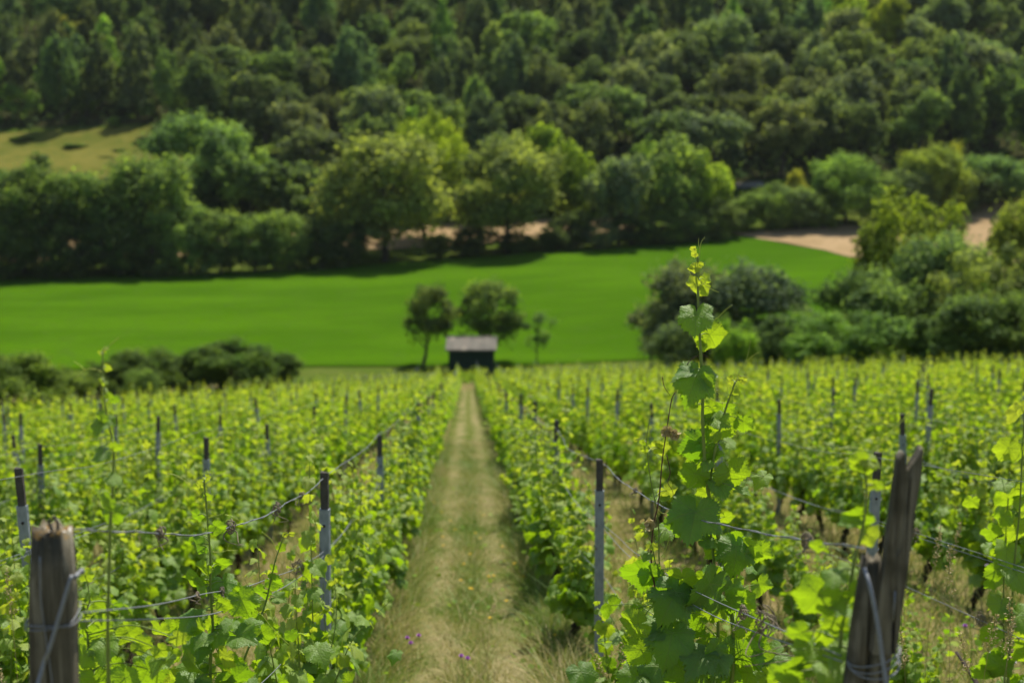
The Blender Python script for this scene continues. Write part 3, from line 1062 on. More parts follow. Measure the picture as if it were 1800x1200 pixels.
def vine_foliage(seed, tpls, nshoot, dens, s0, height=1.22, lateral=.6, stem=True, sides=4):
    g = np.random.default_rng(seed)
    acc = Acc()
    for i in range(nshoot):
        u = -.43 + .86 * (i + g.uniform(.1, .9)) / nshoot
        hgt = g.uniform(.78, 1.12) * height
        if g.random() < .24:
            hgt = height * g.uniform(1.15, 1.5)
        b = np.array([g.normal(0, .06), u, g.uniform(.28, .52)])
        lx, ly = g.normal(0, .095), g.normal(0, .12)
        path = [b, b + (lx * .5, ly * .3, (hgt - b[2]) * .4), b + (lx * .9, ly * .7, (hgt - b[2]) * .72), b + (lx * g.uniform(.7, 1.7), ly + g.normal(0, .06), hgt - b[2])]
        shoot_foliage(acc, g, path, tpls, s0, s0 * .3, dens, g.uniform(.36, .68), g.uniform(-.1, .15), sides, .0042, lateral, stem)
    for i in range(max(1, nshoot // 5)):                               # shoots hanging out to the side
        s = g.choice([-1, 1])
        b = np.array([0, g.uniform(-.5, .5), g.uniform(.45, .62)])
        path = [b, b + (s * .12, g.normal(0, .08), .10), b + (s * .22, g.normal(0, .1), g.uniform(-.12, .12))]
        shoot_foliage(acc, g, path, tpls, s0 * .95, s0 * .5, dens * 1.3, .6, .25, sides, .004, lateral, stem)
    return acc


def vine_trunk(seed):
    g = np.random.default_rng(seed)
    a = Acc()
    P = [(g.normal(0, .02), g.normal(0, .02), -.06), (g.normal(0, .03), g.normal(0, .03), .12), (g.normal(0, .03), g.normal(0, .04), .28), (0, g.normal(0, .03), .42)]
    Q = smooth_path(P, 6)
    a.add(*tube(Q, .028 * (1 + .22 * g.normal(0, 1, len(Q))), 8))
    for s in (-1, 1):
        Q = smooth_path([P[-1], (0, s * .18, .51 + g.normal(0, .03)), (g.normal(0, .02), s * .45, .49)], 6)
        a.add(*tube(Q, np.linspace(.016, .007, len(Q)), 6))
    return a


ROW = 1.495
ROWS = [(-0.74 - ROW * k, -k - 1) for k in range(24)] + [(0.755 + ROW * k, k + 1) for k in range(27)]   # (x, +-row number from the path)


def row_end(x):
    return float(np.interp(x, [-40, -17, -9, -3, 0, 8, 18, 24, 40], [46, 50, 86, 106, 108, 106, 88, 70, 58]))


ORD = ['first', 'second', 'third', 'fourth', 'fifth', 'sixth', 'seventh', 'eighth', 'ninth', 'tenth', 'eleventh', 'twelfth']


def row_words(num):
    side = 'left' if num < 0 else 'right'
    return f"{ORD[abs(num) - 1]} row {side} of the path" if abs(num) <= 12 else None


def in_view(x, y, margin=0.0, z_up=1.0):
    px, py = to_px(np.array([x, y, plane_z(x, y) + z_up]))
    return -120 - margin < px < 1920 + margin and py < 1330


NEARV = [(vine_foliage(200 + i, MD, 20, 1.35, .086, [1.06, 1.14, 1.0, 1.16, 1.08, 1.03][i], .8).mesh("foliage", [M['leaf'], M['stem']]), vine_trunk(200 + i).mesh("trunk", M['bark'])) for i in range(6)]
MIDV = [(vine_foliage(240 + i, LO, 13, 1.15, .098, [1.03, 1.10, .98, 1.14, 1.05][i], .5, True, 3).mesh("foliage", [M['leaf_far'], M['stem']]), vine_trunk(240 + i).mesh("trunk", M['bark'])) for i in range(5)]

HERO = {(-1, 0): 2.9, (-1, 1): 4.1, (1, 0): 2.75, (1, 1): 4.62}
vines, posts = [], []
grv = np.random.default_rng(31)
for x, num in ROWS:
    off = {-1: 6.9, 1: 7.8, -2: 7.1, 2: 7.6}.get(num, 7.4 + grv.normal(0, .35))
    y = off
    k = 0
    posts.append((x, off, num, 1))
    while y < row_end(x) - 2:
        y = off + 4.45 * (k + 1)
        k += 1
        posts.append((x + grv.normal(0, .02), y + grv.normal(0, .1), num, k + 1))
    y = 3.3 + (0 if abs(num) > 1 else 2.2) + grv.uniform(0, .3)
    q = 0
    seg = -1
    while y < row_end(x):
        s = int(math.floor((y - off) / 4.45)) + 1                      # after which post
        if s != seg:
            q = 0
        seg = s
        gap = (num == 2 and y < 6.4) or (num == 1 and 6.75 < y < 8.05) or (num == -1 and 6.35 < y < 7.1)
        if grv.random() > .06 and in_view(x, y) and not gap:
            q += 1
            vines.append((x + grv.normal(0, .03), y, num, s, q))
        y += 1.06 + grv.uniform(-.08, .12)
vines.sort(key=lambda v: math.hypot(v[0], v[1]))
posts = [p for p in posts if in_view(p[0], p[1], -90)]
posts.sort(key=lambda p: math.hypot(p[0], p[1]))
print("vines", len(vines), "posts", len(posts))
VG = "vines on the trellised rows"
for i, (x, y, num, s, q) in enumerate(vines[:292]):
    near = math.hypot(x, y) < 17
    fm, tm = random.choice(NEARV if near else MIDV)
    rw = row_words(num)
    if rw and abs(num) <= 6 and s <= 5 and q <= 8:
        lab = (f"{ORD[q - 1]} leafy vine past the {ORD[s - 1]} steel post, {rw}" if s > 0 else f"{ORD[q - 1]} leafy vine in front of the steel posts, {rw}")
    if num in (-1, 1) and s <= 0:
        lab = f"{ORD[q - 1]} leafy vine between the {'slender vine and the nearest steel post' if num < 0 else 'tall sharp vine and the nearest steel post'}"
    elif not (rw and abs(num) <= 6 and s <= 5 and q <= 8):
        lab = "bushy yellow green vine farther down the slope among the trellised rows"
    o = thing("grape_vine", lab, "vine", (x, y, plane_z(x, y)), VG)
    o.rotation_euler = (0, 0, random.choice((0, math.pi)) + random.uniform(-.12, .12))
    sc = random.uniform(.88, 1.1)
    if (num == 2 and 6.2 < y < 8.3) or (num == 2 and 8.9 < y < 9.9):      # young replanted vines, lower than the rest
        sc *= .66
    o.scale = (sc * random.uniform(.9, 1.15), sc, sc * random.uniform(.9, 1.06))
    link("trunk", tm, o)
    link("foliage", fm, o)
# all vines beyond the nearest three hundred: one mass
acc = Acc()
FAR = []
for i in range(4):
    a = vine_foliage(260 + i, LO, 11, .9, .12, [1.0, 1.06, .95, 1.10][i], .35, False)
    FAR.append((np.concatenate(a.V), np.concatenate(a.F), np.concatenate(a.U), np.concatenate(a.T)))
for x, y, num, s, q in vines[292:] + [(-.12, 101.5, 0, 0, 0), (.28, 104, 0, 0, 0), (.0, 107, 0, 0, 0), (-.4, 108, 0, 0, 0)]:
    V, F, U, T = random.choice(FAR)
    sc = random.uniform(.85, 1.12)
    fl = random.choice((-1, 1))
    z = H(x, y)
    acc.add(V * (sc * fl, sc * fl, sc) + (x, y, z), F, U, T)
setting(acc.build("distant_vine_foliage", M['leaf_far']), 'stuff')

# ------------------------------------------------------------------ trellis: posts, end posts, wires
def post_meshes():
    st, tip, bo = Acc(), Acc(), Acc()
    w = .025
    hs = 1.34                                                          # galvanised channel, open to the back
    prof = [(-w, .018), (-w, -.018), (w, -.018), (w, .018), (w - .004, .018), (w - .004, -.014), (-w + .004, -.014), (-w + .004, .018)]
    n = len(prof)
    V = [(x, y, z) for z in (-.25, hs) for x, y in prof]
    F = []
    for j in range(n):
        k = (j + 1) % n
        F += [(j, k, n + k), (j, n + k, n + j)]
    for a, b, c, d in ((0, 1, 6, 7), (1, 2, 5, 6), (2, 3, 4, 5)):
        F += [(n + a, n + b, n + c), (n + a, n + c, n + d)]
    st.add(V, F)
    for z in (1.24, .93, .62):                                         # small hooks for the wires
        for s in (-1, 1):
            st.add(*tube([(s * w, -.012, z), (s * (w + .009), -.012, z + .006), (s * (w + .007), -.012, z + .018)], .0025, 4))
    g = np.random.default_rng(1)
    m = 9
    zz = np.linspace(hs - .25, hs + .19, m)
    ring = [(-.019, -.011), (.019, -.011), (.019, .016), (-.019, .016)]
    V = [(x * (1 + g.normal(0, .04)), y * (1 + g.normal(0, .06)), z + (g.normal(0, .006) if i == m - 1 else 0)) for i, z in enumerate(zz) for x, y in ring]
    F = [t for i in range(m - 1) for j in range(4) for t in ((i * 4 + j, i * 4 + (j + 1) % 4, i * 4 + 4 + (j + 1) % 4), (i * 4 + j, i * 4 + 4 + (j + 1) % 4, i * 4 + 4 + j))]
    V.append((0, 0, zz[-1] + .006))
    F += [(len(V) - 1, (m - 1) * 4 + j, (m - 1) * 4 + (j + 1) % 4) for j in range(4)]
    tip.add(V, F)
    bo.add(*tube([(0, -.0145, hs - .085), (0, -.024, hs - .085)], .0075, 8))
    return st.mesh("steel_channel", M['steel'], False), tip.mesh("weathered_tip", M['rust'], False), bo.mesh("bolt", M['hole'])


PM = post_meshes()
for i, (x, y, num, k) in enumerate(posts[:292]):
    rw = row_words(num)
    lab = f"{ORD[k - 1]} grey steel post with dark tip along the {rw}" if rw and k <= 12 and abs(num) <= 8 and y < 40 else "thin grey steel post among the vines farther down the slope"
    o = thing("trellis_post", lab, "post", (x, y, plane_z(x, y)), "steel posts of the vine rows")
    hh = {(-1, 1): .985, (1, 1): .945, (-2, 1): 1.03, (2, 1): .94}.get((num, k), random.uniform(.90, 1.01))
    o.scale = (1, 1, hh)
    o.rotation_euler = (R(random.gauss(0, 1.2)), R(random.gauss(0, 1.6)), R(random.uniform(-25, 25)))
    if (num, k) in ((-1, 1), (1, 1), (-2, 1), (2, 1)):
        o.rotation_euler = (0, R({-1: .9, 1: -.4, -2: -2, 2: 1}[num]), R(random.uniform(-10, 10)))
    for nm, me in zip(("steel_channel", "weathered_tip", "bolt"), PM):
        if nm != "bolt" or y < 14:
            link(nm, me, o)
acc = Acc()
for x, y, num, k in posts[292:]:
    z = H(x, y)
    acc.add(*[np.array(box(-.028, .028, -.02, .02, -.2, 1.48)[0]) + (x, y, z), box(0, 1, 0, 1, 0, 1)[1]])
if posts[292:]:
    setting(acc.build("distant_trellis", M['steel'], None, False), 'stuff')


def wood_post(cx_fn, z0, z1, rad, seed, square=.6, top_rough=.012, n=28, m=26):
    """a weathered post as one closed skin in local coordinates, its top at z = 0"""
    g = np.random.default_rng(seed)
    a = np.linspace(0, 2 * np.pi, n, endpoint=False)
    zs = np.linspace(z0, z1, m)
    groove = g.normal(0, .025, n)
    V = []
    for i, z in enumerate(zs):
        sq = 1 / np.maximum(np.abs(np.cos(a)), np.abs(np.sin(a)))
        r = rad * ((1 - square) + square * np.minimum(sq, 1.22)) * (1 + groove + g.normal(0, .008, n))
        if i >= m - 2:
            r = r * (.93 if i == m - 2 else .82)
        x, y = cx_fn(z)
        zz = z + (g.normal(0, top_rough, n) if i == m - 1 else 0)
        V += list(zip(x + r * np.cos(a), y + r * np.sin(a), np.broadcast_to(zz, (n,))))
    F = [t for i in range(m - 1) for j in range(n) for t in ((i * n + j, i * n + (j + 1) % n, i * n + n + (j + 1) % n), (i * n + j, i * n + n + (j + 1) % n, i * n + n + j))]
    V.append((*cx_fn(z1), z1 - .004))
    F += [(len(V) - 1, (m - 1) * n + j, (m - 1) * n + (j + 1) % n) for j in range(n)]
    return Acc().add(V, F)


# stout end post of the row on the path's near side
EY = 2.62
pt = at_y(92, 928, EY)
zg = plane_z(pt[0], EY)
lp = thing("wooden_end_post", "thick weathered square wooden post with orange lichen on its top", "post", tuple(pt), "wooden end posts of the vine rows")
hp = pt[2] - zg
wood_post(lambda z: (-0.014 * z / .3 * 1.0 * -0.9, 0), -hp - .2, 0, .0425, 3, .75, .006).build("post", M['wood'], lp)
for zz, tl in ((-.174, .012), (-.181, -.004)):
    aa = np.linspace(0, 2 * np.pi, 33)
    rr = .0475 / np.maximum(np.abs(np.cos(aa)), np.abs(np.sin(aa))) ** .62
    Acc().add(*tube(np.stack([rr * np.cos(aa) - .0075, rr * np.sin(aa), zz + tl * np.sin(aa + .6)], 1), .0014, 6, False)).build("wire_loop", M['wire'], lp)
Acc().add(*tube([(.004, -.01, -.03), (.002, -.012, .0), (-.002, -.014, .018), (.006, -.012, .027), (.013, -.008, .014), (.012, -.006, -.02)], .0034, 6)).build("staple", M['rust'], lp)
Acc().add(*tube(smooth_path([(-.012, -.047, -.04), (-.014, -.049, -.13), (-.006, -.049, -.24), (.003, -.049, -.4), (.01, -.05, -.8)], 6), .0014, 5)).build("loose_wire", M['wire'], lp)
gw = Acc()
gy0 = plane_z(pt[0], EY)
gw.add(*tube(smooth_path([(.043, -.040, -.083), (.040, -.050, -.092), (.001, -.066, -.215), (-.021, -.076, -.28), (-.09, -.25, -.62), (-.20, -.80, -hp + .02 + .19 * .8)], 8), .0040, 8))
gw.add(*tube(smooth_path([(.042, -.02, -.092), (.05, .0, -.085), (.046, .02, -.095)], 5), .0052, 7))
tag(link("guy_wire", gw.mesh("guy_wire", M['wire']), None, tuple(pt)), "thick grey guy wire slanting down the face of the lichen topped post", "wire", "guy wires of the end posts")

# leaning split post on the other side
RY = 2.60
pr = at_y(1600, 790, RY)
bp = thing("broken_end_post", "leaning split wooden post with a forked broken top beside the path row", "post", tuple(pr), "wooden end posts of the vine rows")
hr = pr[2] - plane_z(pr[0], RY)


def plank():
    """a sawn plank whose top is split into two horns"""
    W = .0228
    n, mz = 15, 40
    xs = np.linspace(-W, W, n)
    g = np.random.default_rng(8)
    top = np.interp(xs / W, [-1, -.75, -.55, -.42, -.30, -.05, .12, .35, .55, .78, 1], [-.012, -.002, -.004, -.018, -.034, -.038, -.030, -.022, -.008, .006, -.002]) + g.normal(0, .0018, n)
    zb = -.405
    V, F = [], []
    for side in (-.014, .014):
        for i in range(mz):
            f = i / (mz - 1)
            for j in range(n):
                z = zb + (top[j] - zb) * f
                wig = .0016 * math.sin(z * 60 + j) * (1 if side < 0 else .4) - (.004 if side < 0 and abs(xs[j]) < .006 and z > -.2 else 0) * -1
                V.append((xs[j] + z * .085, side + wig, z))
    o = n * mz
    for i in range(mz - 1):
        for j in range(n - 1):
            p = i * n + j
            F += [(p, p + 1, p + n + 1), (p, p + n + 1, p + n), (o + p, o + p + n + 1, o + p + 1), (o + p, o + p + n, o + p + n + 1)]
        for j in (0, n - 1):
            p = i * n + j
            F += [(p, p + n, o + p + n), (p, o + p + n, o + p)] if j == 0 else [(p, o + p + n, p + n), (p, o + p, o + p + n)]
    for j in range(n - 1):
        p = (mz - 1) * n + j
        F += [(p, p + 1, o + p + 1), (p, o + p + 1, o + p), (j, o + j + 1, j + 1), (j, o + j, o + j + 1)]
    return Acc().add(V, F)


plank().build("plank", M['old_wood'], bp, False)
sx = at_y(1537, 990, RY)[0] - pr[0]
sz = at_y(1537, 990, RY)[2] - pr[2]
so = wood_post(lambda z: (z * .085, 0), -hr - sz - .2, 0, .0225, 12, .5, .006).build("stub", M['old_wood'], bp)
so.location = (sx + .004, .034, sz)
lw = Acc()
lw.add(*wood_post(lambda z: (z * .06, 0), -(hr - .42), -.001, .0235, 14, .8, .002).V[:1], wood_post(lambda z: (z * .06, 0), -(hr - .42), -.001, .0235, 14, .8, .002).F[0])
lo = lw.build("lower_timber", M['old_wood'], bp)
lo.location = (-.030, .026, -.36)
for zz in (-.425, -.433, -.418):
    aa = np.linspace(0, 2 * np.pi, 29)
    Acc().add(*tube(np.stack([-.046 + .050 * np.cos(aa), .018 + .048 * np.sin(aa), zz + .016 * np.cos(aa * 1.0 + zz * 90)], 1), .0015, 6, False)).build("wire_loop", M['wire'], bp)
Acc().add(*tube([(-.022, -.017, -.335), (-.0215, -.019, -.30), (-.021, -.0165, -.275)], .0018, 5)).build("nail", M['wire'], bp)
gw2 = Acc().add(*tube(smooth_path([(-.078, .0, -.235), (-.074, -.03, -.26), (-.060, -.05, -.34), (-.036, -.09, -.5), (.05, -.3, -1.0), (.16, -.6, -hr + .115)], 8), .0042, 7))
tag(link("guy_wire", gw2.mesh("guy_wire", M['wire']), None, tuple(pr)), "slanting guy wire tied round the forked leaning post", "wire", "guy wires of the end posts")

# wires, row by row and level by level
LEV = [(1.50, 'topmost wire'), (1.12, 'front wire of the middle pair'), (1.10, 'rear wire of the middle pair'), (.80, 'low wire')]


def wire_path(x, num, h, off, y1, seed, end=None):
    g = np.random.default_rng(seed)
    pts = []
    if end is not None:
        pts.append(np.array(end, float))
        n0 = 7
        a, b = np.array(end, float), np.array([x + .018, off, plane_z(x, off) + h])
        for i in range(1, n0):
            f = i / n0
            p = a * (1 - f) + b * f
            p[2] -= .10 * 4 * f * (1 - f) * (0.75 + .25 * math.sin(seed * 3.1))
            p += g.normal(0, .004, 3)
            pts.append(p)
    else:
        pts.append(np.array([x, 2.7, plane_z(x, 2.7) + h + .1]))
    y = off
    while y < y1:
        pts.append(np.array([x + .018, y, plane_z(x, y) + h]))
        for f in (.25, .5, .75):
            yy = y + 4.45 * f
            pts.append(np.array([x + g.normal(0, .012), yy, plane_z(x, yy) + h - .045 * 4 * f * (1 - f) + g.normal(0, .006)]))
        y += 4.45
    return smooth_path(pts, 5)


WP = {}
for x, num in ROWS:
    if abs(num) > 5:
        continue
    off = {-1: 6.9, 1: 7.8, -2: 7.1, 2: 7.6}.get(num, 7.4)
    for li, (h, nm) in enumerate(LEV):
        h *= {-1: .985, 1: .945, -2: 1.03, 2: .94}.get(num, .96)
        end = None
        if num == -1:
            end = [(pt[0] + .02, EY + .03, pt[2] - .012), (pt[0] + .045, EY + .01, pt[2] - .172), (pt[0] + .045, EY - .01, pt[2] - .181), (pt[0] + .03, EY + .02, pt[2] - .62)][li]
        if num == 1:
            end = [(pr[0] - .07, RY + .03, pr[2] - .205), (pr[0] - .11, RY + .02, pr[2] - .42), (pr[0] - .11, RY + .01, pr[2] - .428), (pr[0] - .08, RY + .02, pr[2] - .8)][li]
        P = wire_path(x, num, h, off, 30 if abs(num) <= 2 else 22, 500 + num * 7 + li, end)
        WP[(num, li)] = P
        a = Acc()
        a.add(*tube(P, .0016, 5, False))
        if li == 0 and abs(num) == 1:                                   # a second strand twisted round it
            s = np.arange(len(P)) * 1.9
            a.add(*tube(P + np.stack([.004 * np.cos(s), 0 * s, .004 * np.sin(s)], 1),   .0013, 4, False))
        tag(a.build("trellis_wire", M['wire']), f"{nm} of the {row_words(num)}", "wire", "trellis wires")


def knot(seed, size=.02, hang=True):
    g = np.random.default_rng(seed)
    a = Acc()
    for k in range(3):
        t = np.linspace(0, 2 * np.pi * g.uniform(1.2, 2.4), 26)
        r = size * g.uniform(.45, 1.0)
        P = np.stack([r * np.cos(t) * g.uniform(.5, 1), (t / t[-1] - .5) * size * 2.4 + g.normal(0, .1 * size), r * np.sin(t)], 1) + g.normal(0, .12 * size, (26, 3))
        a.add(*tube(P, .0018, 5))
    if hang:
        for k in range(2):
            P = smooth_path([(0, g.normal(0, size * .6), 0), (g.normal(0, size), g.normal(0, size * .8), -size * 1.2), (g.normal(0, size), g.normal(0, size), -size * 2.0), (g.normal(0, size * 1.2), g.normal(0, size), -size * g.uniform(1.6, 3.2))], 5)
            a.add(*tube(P, np.linspace(.0022, .0009, len(P)), 5))
    return a


def on_wire(num, li, px):
    P = WP[(num, li)]
    X, _ = to_px(P)
    X = np.where(P[:, 1] > 9, 1e6, X)
    return P[int(np.argmin(np.abs(X - px)))]


for i, (num, li, px, size, lab) in enumerate([
    (-1, 0, 272, .016, 'dry tendril knot on the top wire nearest the lichen topped post'), (-1, 0, 400, .022, 'dark curled tendril ball on the top wire beside the slender vine tip'),
    (-1, 0, 488, .026, 'hooked dry tendril hanging from the top wire short of the steel post'), (-1, 0, 532, .018, 'dry tendril scrap on the top wire next to the steel post'),
    (-1, 1, 525, .030, 'pale shaggy tendril bundle on the middle wires near the steel post'), (-1, 1, 385, .012, 'small tendril tie on the middle wires at the slender vine'),
    (-1, 1, 340, .010, 'tiny tendril tie on the middle wire, left of the slender vine'), (-1, 3, 535, .028, 'shaggy tendril tuft on the low wire near the steel post'),
    (1, 0, 1412, .018, 'dry tendril loop on the top wire past the tall vine'), (1, 0, 1120, .014, 'tendril knot on the top wire just past the dark tipped post'),
    (1, 1, 1340, .038, 'large withered tendril tangle on the middle wires at the tall vine'), (1, 1, 1310, .020, 'withered tendril wrap on the middle wires beside the large tangle'),
    (2, 1, 1660, .022, 'pale tendril bundle on the wire behind the forked post'), (2, 3, 1700, .026, 'pale tendril wrap low on the wire behind the forked post')]):
    p = on_wire(num, li, px)
    o = tag(knot(800 + i, size).build("dry_tendril", M['dead'], None, True, tuple(p)), lab, "tendril", "dried tendrils on the wires")

# ------------------------------------------------------------------ the vines at the front, shoot by shoot
def W(px, py, y, dx=0.0):
    return at_y(px, py, y)


def tip_dir(deg):
    a = R(deg)                                                         # 0 = down in the picture, 90 = to its right
    return c_r * math.sin(a) - c_u * math.cos(a)


def hero_leaves(acc, L, y, g, stem_pts=None, tpls=HI):
    P, N, Y, S, T = [], [], [], [], []
    for (px, py, s, deg, tint, *rest) in L:
        up = rest[0] if rest else g.uniform(.25, .8)
        sd = rest[1] if len(rest) > 1 else g.normal(0, .35)
        dy = rest[2] if len(rest) > 2 else g.uniform(-.06, .06)
        p = W(px, py, y + dy)
        P.append(p)
        if len(rest) > 3:
            up = rest[3]
        elif (tint > .55 and g.random() < .55) or (.36 < tint <= .55 and g.random() < .3) or (y < 3 and g.random() < .4):
            up = up * 1.5 + .55
        else:
            up = g.uniform(-.55, -.1)
        N.append(-c_f * 1.0 + np.array([0, 0, 1]) * up + c_r * sd + g.normal(0, .12, 3))
        t = tip_dir(deg + g.normal(0, 8))
        Y.append(t)
        S.append(s * (.66 + .14 * min(1, s / 60)) * y / FPX)
        T.append(np.clip(tint + g.normal(0, .05), 0, 1))
        if stem_pts is not None:                                       # petiole from the nearest stem point
            d = np.linalg.norm(stem_pts - p, axis=1)
            q = stem_pts[int(np.argmin(d))]
            if .004 < d.min() < .30:
                m = (p + q) / 2 + c_u * .3 * d.min() * .4
                acc.add(*tube(smooth_path([q, m, p], 4), [.0016] * 9 if False else np.linspace(.0019, .0013, len(smooth_path([q, m, p], 4))), 5, False), None, .2, 1)
    add_leaves(acc, tpls, P, N, Y, S, T, g)


def stem_part(name, pix, y, r0, r1, root, mat, sink=None, wob=.0):
    P = [W(px, py, y + (pix_dy[0] if pix_dy else 0)) for px, py, *pix_dy in pix]
    Q = smooth_path(P, 8)
    rad = np.linspace(r0, r1, len(Q)) * (1 + .10 * np.sin(np.arange(len(Q)) * 2.1))
    nodes = np.arange(len(Q)) % 8 == 0
    rad = rad * np.where(nodes, 1.3, 1.0)
    o = Acc().add(*tube(Q, rad, 8)).build(name, mat, root)
    o.matrix_parent_inverse = Matrix.Translation(root.location).inverted()
    return o, Q


def world_child(acc, name, mats, root, smooth=True):
    o = acc.build(name, mats, root, smooth)
    o.matrix_parent_inverse = Matrix.Translation(root.location).inverted()
    return o


def hero_root(label, x, y, group=VG):
    return thing("grape_vine", label, "vine", (x, y, plane_z(x, y)), group)


def vine_base(root, seed, top, scale=1.0):
    """trunk from the ground up to the point top"""
    a = vine_trunk(seed)
    o = link("trunk", a.mesh("trunk", M['bark']), root)
    return o


g = np.random.default_rng(77)
HX, HY = 0.755, 4.62
hv = hero_root("tall vine rising sharp in front of all others, its tip above the field", HX, HY)
vine_base(hv, 301, None)
s1, q1 = stem_part("shoot", [(1226, 452), (1227, 480), (1227, 520), (1229, 570), (1232, 625), (1235, 690), (1235, 740), (1237, 780), (1240, 830), (1248, 880), (1262, 940), (1276, 1000), (1284, 1060), (1290, 1130), (1285, 1210), (1270, 1330), (1240, 1420)], HY, .0034, .0088, hv, M['stem'])
s2, q2 = stem_part("shoot", [(1292, 672), (1280, 705), (1268, 745), (1257, 790), (1248, 850), (1246, 900), (1256, 1000), (1262, 1120), (1250, 1260), (1240, 1400)], HY, .0028, .006, hv, M['stem'])
s3, q3 = stem_part("shoot", [(1186, 690), (1180, 705), (1172, 755), (1164, 810), (1160, 860), (1156, 890), (1148, 928), (1146, 1000), (1170, 1120), (1200, 1300)], HY, .0015, .0032, hv, M['red_stem'])
s4, q4 = stem_part("shoot", [(1142, 735), (1137, 770), (1138, 800), (1144, 845), (1152, 885), (1158, 930), (1160, 1000), (1180, 1130), (1210, 1300)], HY, .0012, .0028, hv, M['stem'])
s5, q5 = stem_part("shoot", [(1118, 925), (1132, 930), (1144, 950), (1152, 990), (1158, 1030), (1164, 1090), (1190, 1250)], HY + .02, .0014, .003, hv, M['stem'])
allq = np.vstack([q1, q2, q4, q5])
fa = Acc()
hero_leaves(fa, [
    (1222, 446, 13, -60, .05), (1220, 437, 12, -80, .0), (1224, 470, 20, -65, .05), (1230, 465, 12, 70, .05), (1221, 498, 24, -130, .12, .2), (1231, 506, 28, 40, .12, .3),
    (1238, 492, 22, 120, .15, .2),
    (1224, 553, 54, -28, .62, .9, -.25, -.02, .95), (1234, 560, 34, 60, .6, .8, .5, 0, .8),
    (1247, 588, 52, 32, .22, .35, .2), (1238, 592, 20, 30, .45, 1.0), (1232, 602, 16, -20, .2),
    (1224, 660, 66, -25, .70, .75, -.25, -.03, .85), (1228, 652, 24, 20, .7, 1.2), (1238, 668, 30, 70, .6, 1.5), (1210, 655, 34, -70, .78, 1.2),
    (1286, 668, 18, -60, .1), (1298, 664, 12, 60, .05), (1306, 668, 14, 70, .0), (1288, 694, 24, 70, .18, .3), (1221, 712, 14, 0, .4),
    (1262, 738, 36, 60, .42, .5), (1268, 745, 56, 32, .36, .6, .25), (1246, 735, 22, -40, .6, 1.3), (1258, 765, 22, 10, .3),
    (1238, 782, 62, -68, .95, 1.6, .1, .03), (1228, 776, 36, -80, .85, 1.4), (1246, 795, 36, 20, .62, .5), (1252, 800, 34, 40, .5),
    (1222, 832, 50, -25, .55, .9, -.2), (1262, 850, 44, 10, .58, .5, .2), (1282, 828, 66, 28, .36, .45, .2, 0, -.3), (1300, 862, 30, 72, .62, 1.8),
    (1250, 835, 30, 60, .6, .6), (1244, 815, 26, -50, .6, .9),
    (1222, 900, 78, -8, .74, .6, -.2, -.06, .9), (1240, 915, 48, 40, .8, .7, .2, -.02), (1204, 915, 52, -70, .85, .8, 0, -.03), (1256, 965, 32, -30, .2, .4),
    (1240, 950, 34, 60, .72, 1.1), (1294, 960, 62, 0, .56, .5, .1, -.03, .8), (1330, 968, 52, 30, .42, .5, .3), (1316, 962, 40, 60, .5, .7), (1276, 972, 36, -60, .68, 1.0), (1318, 1000, 24, 80, .6, 1.8),
    (1172, 862, 34, 35, .12, .25, .1, .06), (1160, 788, 30, 75, .08, 1.8, 0, .06), (1158, 786, 26, -75, .1, 1.6, 0, .06), (1134, 788, 15, -20, .12, .8), (1140, 820, 20, 60, .3, .8), (1130, 776, 10, -80, .05), (1118, 772, 9, -80, .05),
    (1122, 928, 14, -80, .1), (1138, 975, 22, -20, .55, .9), (1148, 960, 16, 60, .1), (1136, 940, 10, -60, .1),
    (1130, 1004, 66, -30, .72, .5, -.3, .03), (1142, 1006, 44, 30, .74, .6, .2), (1172, 930, 40, -30, .5, 1.2, 0, .08), (1165, 870, 34, -60, .55, 1.1, 0, .07),
    (1188, 1040, 72, -20, .74, .6, -.2, -.10, .9), (1200, 1042, 56, 35, .84, .8, .1, -.08), (1170, 1045, 46, -80, .8, .9, 0, -.07), (1248, 1025, 84, -35, .98, .5, .9, -.12),
    (1290, 1030, 36, 20, .55), (1304, 1050, 48, 10, .58, .6), (1270, 1060, 44, -20, .62, .7), (1256, 1070, 42, 0, .35, .4),
    (1150, 1095, 50, -40, .6, 1.1, 0, .02), (1158, 1112, 34, -80, .9, 1.6, 0, -.1), (1182, 1112, 74, -20, .76, .6, 0, -.10, 1.0), (1210, 1100, 52, 30, .72, .7), (1236, 1150, 62, -30, .95, 1.2, .1, -.14), (1254, 1150, 56, 30, .9, 1.1, .3, -.12),
    (1222, 1135, 40, 0, .6), (1324, 1095, 48, 20, .55, .6), (1338, 1110, 40, 55, .5, .8), (1306, 1140, 70, -5, .6, .5), (1340, 1150, 44, 40, .5), (1290, 1168, 22, -50, .25, 1.3), (1126, 1140, 50, -30, .5, .8),
    (1210, 1180, 70, -20, .85, .8, 0, -.1), (1160, 1170, 64, -30, .8, .8), (1270, 1190, 64, 20, .7, .7), (1120, 1190, 58, -20, .6), (1330, 1190, 60, 20, .6)], HY, g, allq)
L = []
for k in range(20):                                                    # smaller leaves close along the shoot
    py = g.uniform(715, 1010)
    L.append((g.normal(np.interp(py, [715, 1010], [1245, 1262]), 34), py, g.uniform(24, 50), g.normal(0, 45), g.uniform(.2, .62), g.uniform(.2, 1.1), g.normal(0, .4), g.uniform(-.02, .16)))
for k in range(95):                                                    # leaves behind and below the ones drawn above
    py = g.uniform(1000, 1420)
    hw = np.interp(py, [1000, 1080, 1300], [50, 100, 150])
    L.append((g.normal(1225, hw * .66), py, g.uniform(26, 54), g.normal(0, 45), g.uniform(.22, .8), g.uniform(.2, 1.1), g.normal(0, .4), g.uniform(-.12, .22)))
hero_leaves(fa, L, HY, g, allq, HI[:3])
